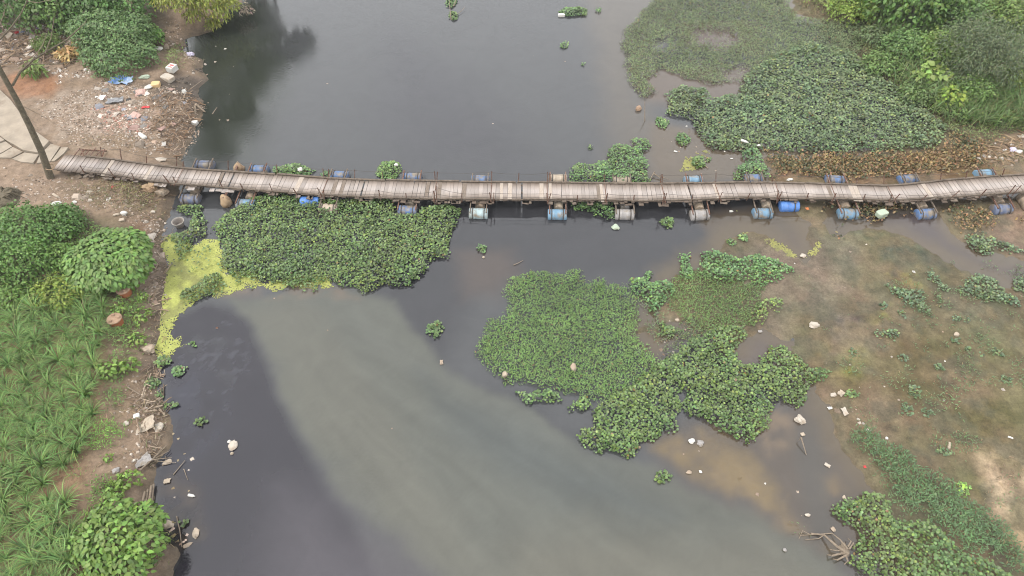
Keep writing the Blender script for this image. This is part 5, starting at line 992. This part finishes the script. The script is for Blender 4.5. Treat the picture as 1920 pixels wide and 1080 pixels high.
 ('cloth_sheet', 'sandy coloured cloth sheet spread on the lower left bank', 'cloth', 268, 800, (1.05, .70, .18), 'cream', 'sheet', .5), ('plastic_bag', 'white and brown bag right of the sandy cloth sheet', 'bag', 299, 803, (.36, .40, .22), 'offwhite', 'bag', .5), ('plastic_box', 'torn white box above the sandy cloth sheet', 'box', 257, 781, (.24, .2, .14), 'white', 'block', .5), ('stone', 'pale stone left of the sandy cloth sheet', 'stone', 237, 795, (.22, .26, .15), 'offwhite', 'rock', .5), ('cloth_sheet', 'grey crumpled plastic at the foot of the dead frond', 'plastic', 268, 864, (.8, .55, .25), 'grey', 'sheet', .6), ('plastic_bag', 'clear grey bag on bare soil left of the frond', 'bag', 219, 883, (.28, .22, .15), 'grey', 'bag', .5), ('plastic_bag', 'dirty bag floating by the frond tip', 'bag', 314, 867, (.3, .24, .12), 'cream', 'bag', .5),
 ('plastic_bottle', 'white bottle among debris at the lower left shore', 'bottle', 360, 930, (.28, .12, .12), 'white', 'bottle', -.2), ('plastic_scrap', 'cream scrap by the lower left debris patch', 'scrap', 314, 903, (.3, .22, .08), 'cream', 'sheet', .2), ('plastic_bag', 'cream bag below the bamboo raft', 'bag', 315, 985, (.38, .34, .15), 'cream', 'bag', .2), ('plastic_bag', 'pink brown bag scrap at the bottom left shore', 'bag', 368, 1000, (.22, .42, .1), 'cream', 'bag', .3), ('plastic_scrap', 'pale scrap below the long stick', 'scrap', 352, 1022, (.3, .14, .06), 'tan', 'bag', .5), ('straw_heap', 'pinkish brown straw heap on the left bank beside small plants', 'heap', 279, 657, (.55, .5, .35), 'tan', 'bag', .1)]
for t in LIT: item(*t)
pb = hit(325, 134); e = empty('printed_box', tuple(pb)); tag(e, 'white foam box printed with red marks behind the large foam block', 'foam box')
v, f = box((0, 0, .2), (.42, .46, .3), -.35); link('box_body', mesh_np('box_body', v, f), M['white'], e)
for dx, dy, w_, h_ in ((-.02, .10, .30, .035), (.03, .04, .22, .05), (-.05, -.05, .16, .04), (.02, -.12, .30, .03)):
    v, f = box((dx * math.cos(-.35) - dy * math.sin(-.35), dx * math.sin(-.35) + dy * math.cos(-.35), .353), (w_, h_, .004), -.35); link('red_print', mesh_np('red_print', v, f), M['red'], e)

# ------------------------------------------------------------------ rubble, chips, twigs and dead stalks as stuff
def chips(poly, dens, size, pal, seed=0, wob=.5, edge=.6, flat=.5, lift=.0, stick=0.0):
    P, s = sample(poly, dens, wob=wob, seed=seed, edge=edge); n = len(P)
    tv = np.array([[-.5, -.5, 0], [.5, -.42, 0], [.45, .5, 0], [-.4, .45, 0], [-.3, -.3, .6], [.35, -.25, .7], [.2, .35, .55], [-.3, .3, .65]]); tf = np.array([[4, 5, 6, 7], [0, 1, 5, 4], [1, 2, 6, 5], [2, 3, 7, 6], [3, 0, 4, 7]])
    k = size * (.35 + 1.3 * rng.random(n) ** 2.2); asp = np.c_[k * (.7 + .6 * rng.random(n)), k, k * flat * (.5 + rng.random(n))]
    if stick: asp = np.c_[k * .13, k * 1.6, k * .13]
    pal = np.array(pal); c = pal[rng.integers(0, len(pal), n)] * (.7 + .6 * rng.random((n, 1)))
    return scatter(tv, tf, np.c_[P, top(P) - .01 + lift * rng.random(n)], rot(rng.random(n) * 6.28, (rng.random(n) - .5) * .5, (rng.random(n) - .5) * .5), asp, c)
EARTH = [(.23, .18, .14), (.17, .125, .092), (.27, .22, .175), (.31, .27, .23), (.12, .09, .065), (.25, .18, .135), (.20, .16, .125), (.15, .112, .085)]
PALE = EARTH + [(.36, .32, .28), (.42, .40, .37)]; PINK = [(.30, .16, .12), (.26, .13, .095), (.34, .22, .18), (.40, .33, .28), (.22, .16, .12)]
cover('rubble', 'earthy rubble and broken scraps spread over the left bank tip', 'rubble', [
    chips(HX([(60, 190), (200, 150), (330, 160), (385, 200), (375, 240), (345, 300), (200, 285), (120, 270)]), 300, .068, EARTH, 1), chips(HX([(180, 200), (250, 190), (280, 230), (250, 265), (190, 245)]), 300, .075, PINK, 2), chips(HX([(190, 150), (260, 155), (260, 180), (200, 185)]), 320, .075, PALE, 3), chips(HX([(230, 240), (290, 235), (300, 275), (240, 275)]), 240, .09, PALE, 4),
    chips(HX([(-20, 40), (145, 55), (145, 120), (-20, 130)]), 180, .10, EARTH + PALE[-1:], 5), chips(HX([(80, 125), (180, 125), (200, 150), (110, 155)]), 170, .10, PALE, 6), chips(HX([(0, 310), (110, 330), (300, 350), (310, 440), (240, 420), (90, 390), (0, 385)]), 130, .065, EARTH, 7), chips(HX([(240, 400), (318, 400), (312, 540), (285, 620), (262, 560), (275, 470)]), 120, .10, EARTH + [(.32, .25, .2)], 8), chips(HX([(265, 620), (300, 640), (300, 740), (318, 800), (290, 870), (255, 900), (205, 860), (220, 760)]), 130, .07, EARTH, 9),
    chips(HX([(180, 140), (330, 160), (370, 200), (330, 285), (230, 275), (160, 220)]), 5, .34, PALE[3:] + [(.2, .2, .22), (.12, .11, .1), (.3, .2, .17)], 41, flat=.25), chips(HX([(-20, 45), (145, 58), (140, 120), (-20, 130)]), 6, .36, PALE[2:] + [(.2, .2, .24), (.10, .09, .08)], 42, flat=.4), chips(HX([(262, 440), (312, 450), (295, 620), (265, 600)]), 6, .34, PALE[2:], 43, flat=.25), chips(HX([(0, 315), (300, 350), (310, 440), (90, 385)]), 2.2, .28, PALE[2:], 44, flat=.3),
    chips(HX([(300, 150), (385, 120), (375, 190), (300, 190)]), 45, .13, [(.06, .05, .04), (.1, .08, .06), (.3, .26, .22)], 10), chips(HX([(340, 20), (350, 80), (390, 120), (330, 120), (290, 60)]), 45, .13, EARTH, 11)], M['debris'])
cover('driftwood_debris', 'brown sticks and dead stalks along the left rubbish shore', 'debris', [
    chips(HX([(280, 180), (370, 175), (388, 205), (370, 250), (345, 300), (300, 290), (270, 230)]), 85, .22, [(.20, .13, .08), (.15, .095, .06), (.27, .20, .14), (.10, .07, .05)], 12, lift=.18, stick=1), chips(HX([(250, 690), (305, 660), (318, 800), (290, 870), (262, 800), (235, 760)]), 120, .26, [(.18, .13, .09), (.24, .19, .14), (.1, .075, .055)], 13, lift=.12, stick=1), chips(HX([(180, 335), (320, 350), (310, 410), (200, 380)]), 90, .2, [(.16, .11, .07), (.11, .08, .05)], 14, lift=.1, stick=1),
    chips(HX([(285, 450), (318, 450), (300, 640), (270, 600)]), 110, .22, [(.18, .13, .09), (.24, .19, .14)], 15, lift=.1, stick=1), chips(HX([(-20, 50), (145, 60), (140, 120), (-20, 130)]), 40, .35, [(.2, .14, .09), (.12, .085, .06)], 16, lift=.2, stick=1), chips(PX([(1800, 300), (1860, 262), (1930, 240), (1930, 310), (1880, 322)]), 40, .3, [(.17, .11, .065), (.22, .16, .1)], 17, lift=.1, stick=1)], M['debris'])
def straw(poly, dens, L, seed):
    P, s = sample(poly, dens, wob=.7, seed=seed, edge=.8); n = len(P); bv, bf_ = blade(3, 1.3, .012); k = L * (.4 + .8 * rng.random(n)); c = tint(n, (.21, .16, .095), .4, .12); g = rng.random(n) < .22; c[g] = tint(g.sum(), (.10, .12, .045), .3)
    return scatter(bv, bf_, np.c_[P, top(P) - .01], rot(rng.random(n) * 6.28, (rng.random(n) - .7) * .9), np.c_[np.ones(n), k, k * .6], c)
cover('dry_grass', 'dry straw coloured grass tangled along the left bank edge', 'grass', [straw(HX([(285, 440), (320, 440), (300, 700), (322, 800), (292, 880), (262, 880), (240, 800), (262, 700), (272, 560)]), 120, .4, 91), straw(HX([(110, 335), (320, 350), (315, 420), (240, 415), (130, 375)]), 110, .35, 92), straw(HX([(140, 255), (270, 262), (280, 285), (150, 275)]), 120, .3, 93), straw(HX([(205, 700), (250, 690), (260, 900), (180, 940), (160, 880)]), 40, .3, 94), straw(HX([(290, 60), (345, 90), (385, 120), (340, 135), (300, 110)]), 60, .35, 95), straw(HX([(265, 960), (325, 1000), (320, 1085), (250, 1085)]), 110, .35, 96), straw(PX([(1830, 270), (1890, 250), (1940, 235), (1940, 315), (1850, 318)]), 90, .4, 97), straw(PX([(1490, -20), (1560, 0), (1570, 35), (1510, 38)]), 120, .5, 98), straw(PX([(1840, 855), (1900, 845), (1960, 880), (1890, 960), (1850, 960)]), 40, .25, 99)], M['grass'])
cover('floating_debris', 'brown scraps and scum floating off the lower left bank', 'debris', [chips(PX([(315, 905), (355, 900), (372, 960), (350, 985), (310, 960)]), 170, .10, [(.15, .11, .06), (.2, .16, .1), (.35, .3, .25)], 20, flat=.2), chips(PX([(300, 980), (340, 985), (372, 1000), (345, 1040), (310, 1030)]), 130, .12, [(.2, .13, .09), (.35, .27, .22), (.15, .12, .06)], 21, flat=.2), chips(PX([(300, 780), (345, 800), (370, 870), (330, 900), (296, 850)]), 26, .10, [(.2, .16, .1), (.35, .3, .25)], 22, flat=.2)], M['debris'])
cover('litter_flecks', 'small pale stones and litter flecks on the right flats', 'litter', [chips(PX([(1540, 720), (1640, 720), (1640, 830), (1570, 800)]), 5, .14, PALE[3:], 24, flat=.3), chips(PX([(1440, 450), (1940, 450), (1940, 1000), (1700, 860), (1560, 740), (1500, 620)]), .55, .09, PALE[3:], 25, flat=.3), chips(PX([(1800, 290), (1940, 230), (1940, 320), (1860, 320)]), 16, .15, PALE[2:], 26, flat=.5), chips(PX([(1210, 840), (1340, 810), (1480, 920), (1600, 1000), (1450, 960)]), 2.2, .11, EARTH + PALE[-2:], 27, flat=.3), chips(PX([(1225, 590), (1320, 600), (1310, 650), (1230, 700)]), 8, .11, PALE, 28, flat=.3), chips(PX([(1220, 200), (1440, 290), (1440, 340), (1230, 340)]), 1.4, .1, PALE[2:], 29, flat=.3),
    chips(PX([(420, 60), (1160, 60), (1160, 560), (700, 1040), (450, 1040)]), .05, .08, EARTH, 30, flat=.2), chips(PX([(380, 60), (470, 60), (440, 250), (380, 260)]), .8, .11, EARTH, 32, flat=.2)], M['debris'])

# ------------------------------------------------------------------ lone floating clumps
CL = [(903, 467, 12, 'lone round clump floating below the barrels left of middle'), (818, 617, 18, 'lone slanting clump floating in mid river'), (1251, 417, 14, 'tall clump floating under the near bridge edge'), (1245, 897, 15, 'bright clump floating left of the brown shoal'), (337, 698, 14, 'dark clump at the lower left bank under the duckweed'), (363, 646, 10, 'pale clump by the duckweed scrap'), (376, 792, 10, 'small clump in the dark water off the left bank'),
      (1241, 232, 14, 'clump right of the mooring pole'), (1279, 262, 15, 'straggling clump left of the hyacinth field tongue'), (1093, 121, 6, 'tiny clump alone in the upper water'), (1058, 86, 8, 'tiny clump with a brown leaf in the upper water'), (1107, 278, 6, 'tiny clump left of the far bridge hyacinth'), (1122, 20, 6, 'tiny clump right of the top edge clump'), (346, 982, 10, 'clump by the long stick at the bottom left'), (302, 740, 9, 'upper clump at the waterline beside dry soil'), (312, 762, 8, 'middle clump at the waterline beside dry soil'), (330, 760, 9, 'outer clump off the waterline beside dry soil'),
      (306, 680, 14, 'clump on the bank edge above the dark clump'), (285, 718, 14, 'low clump on the bank left of the dark clump'), (728, 320, 27, 'pale round clump behind the bridge left of middle'), (1078, 24, 30, 'wide clump beside the white foam box'), (548, 322, 42, 'weed strip along the far bridge edge on the left'), (612, 330, 12, 'weed beside the third far blue barrel'), (1370, 455, 10, 'small clump on the algae at the pool edge'), (1392, 448, 9, 'smaller clump right on the algae edge'), (1310, 305, 14, 'weed on the algae behind the bridge'), (1328, 300, 8, 'little weed right on the algae behind the bridge'),
      (850, 32, 10, 'green weed caught on the branch snag'), (846, 4, 12, 'green weed at the top of the branch snag'), (1690, 672, 10, 'small weed sprout below the round weed patch'), (1815, 655, 9, 'weed sprout near the tan stone'), (1840, 665, 9, 'weed sprout right of the tan stone'), (1700, 770, 16, 'weed tuft on the flat above the weed band'), (1715, 735, 14, 'weed tuft upper right of the weed band head'), (1735, 775, 12, 'weed tuft beside the middle flat tuft'), (1765, 848, 14, 'weed tuft under the wooden stake'), (1595, 740, 14, 'weed tuft among the pale scraps'),
      (1790, 640, 11, 'weed sprout left of the tan stone'), (1760, 690, 10, 'weed sprout alone in the olive flat'), (1870, 662, 9, 'weed sprout near the right edge'), (1885, 712, 11, 'weed tuft near the right edge lower'), (1800, 917, 18, 'bright light green plant at the weed band edge'), (1655, 575, 10, 'weed sprout on yellow algae'), (1690, 590, 9, 'weed sprout beside yellow algae'), (1600, 660, 10, 'weed sprout right of the white rock')]
for px, py, r, lb in CL:
    c = hit(px, py)[:2]; k = r * mpp(py); wd = 1.0; ky = k / math.sin(math.atan2(CH, c[1]))
    if r in (42, 30): ky *= .36
    if (px, py) == (728, 320): ky *= .85
    poly = np.array([[c[0] + k * math.cos(a) * random.uniform(.75, 1.1), c[1] + ky * .85 * math.sin(a) * random.uniform(.75, 1.1)] for a in np.linspace(0, 6.28, 10)[:-1]])
    small = px > 1580 or r < 9; tuft = px > 1580
    col_ = (.085, .15, .035) if 'bright light' in lb else (.058, .09, .032) if 'pale' in lb else (.042, .060, .032) if tuft else (.046, .074, .030)
    d = hyacinth(poly, dens=330 if not small else 260, size=.085 if small else .095, wob=.10, edge=.02, h=.2 if not small else .12, seed=len(bpy.data.objects) % 97, col=col_)
    if d is None: continue
    p3 = np.array([c[0], c[1], max(0, H1(*c))]); o = link('floating_plant' if px < 1580 else 'weed_tuft', mesh_np('plant', d[0] - p3, d[1], d[2], True), M[HY]); o.location = tuple(p3); tag(o, lb, 'plant')

# ------------------------------------------------------------------ faint humid air
zt_ = max((o.matrix_world @ Vector(c)).z for o in S.objects if o.type == 'MESH' for c in o.bound_box)
v, f = box((0, 0, 0), (1, 1, 1)); zlo = min(-3.0, float(gz.min()) - 1.0); zhi = max(CH, zt_) + 2.0
ext = 2 * (max(abs(GP).max(), 400) + 20)
hm, hnt, hb = newmat('humid_air'); hnt.nodes.remove(hb)
pv_ = hnt.nodes.new('ShaderNodeVolumePrincipled'); pv_.inputs['Color'].default_value = (.93, .95, .97, 1); pv_.inputs['Density'].default_value = .00035; pv_.inputs['Anisotropy'].default_value = 0.0
hnt.links.new(pv_.outputs[0], hnt.nodes['Material Output'].inputs['Volume'])
hz = link('haze', mesh_np('haze', v * np.array([ext, ext, zhi - zlo]) + np.array([0, 0, (zhi + zlo) / 2]), f), hm); tag(hz, 'thin pale haze over the whole river scene', kind='stuff')
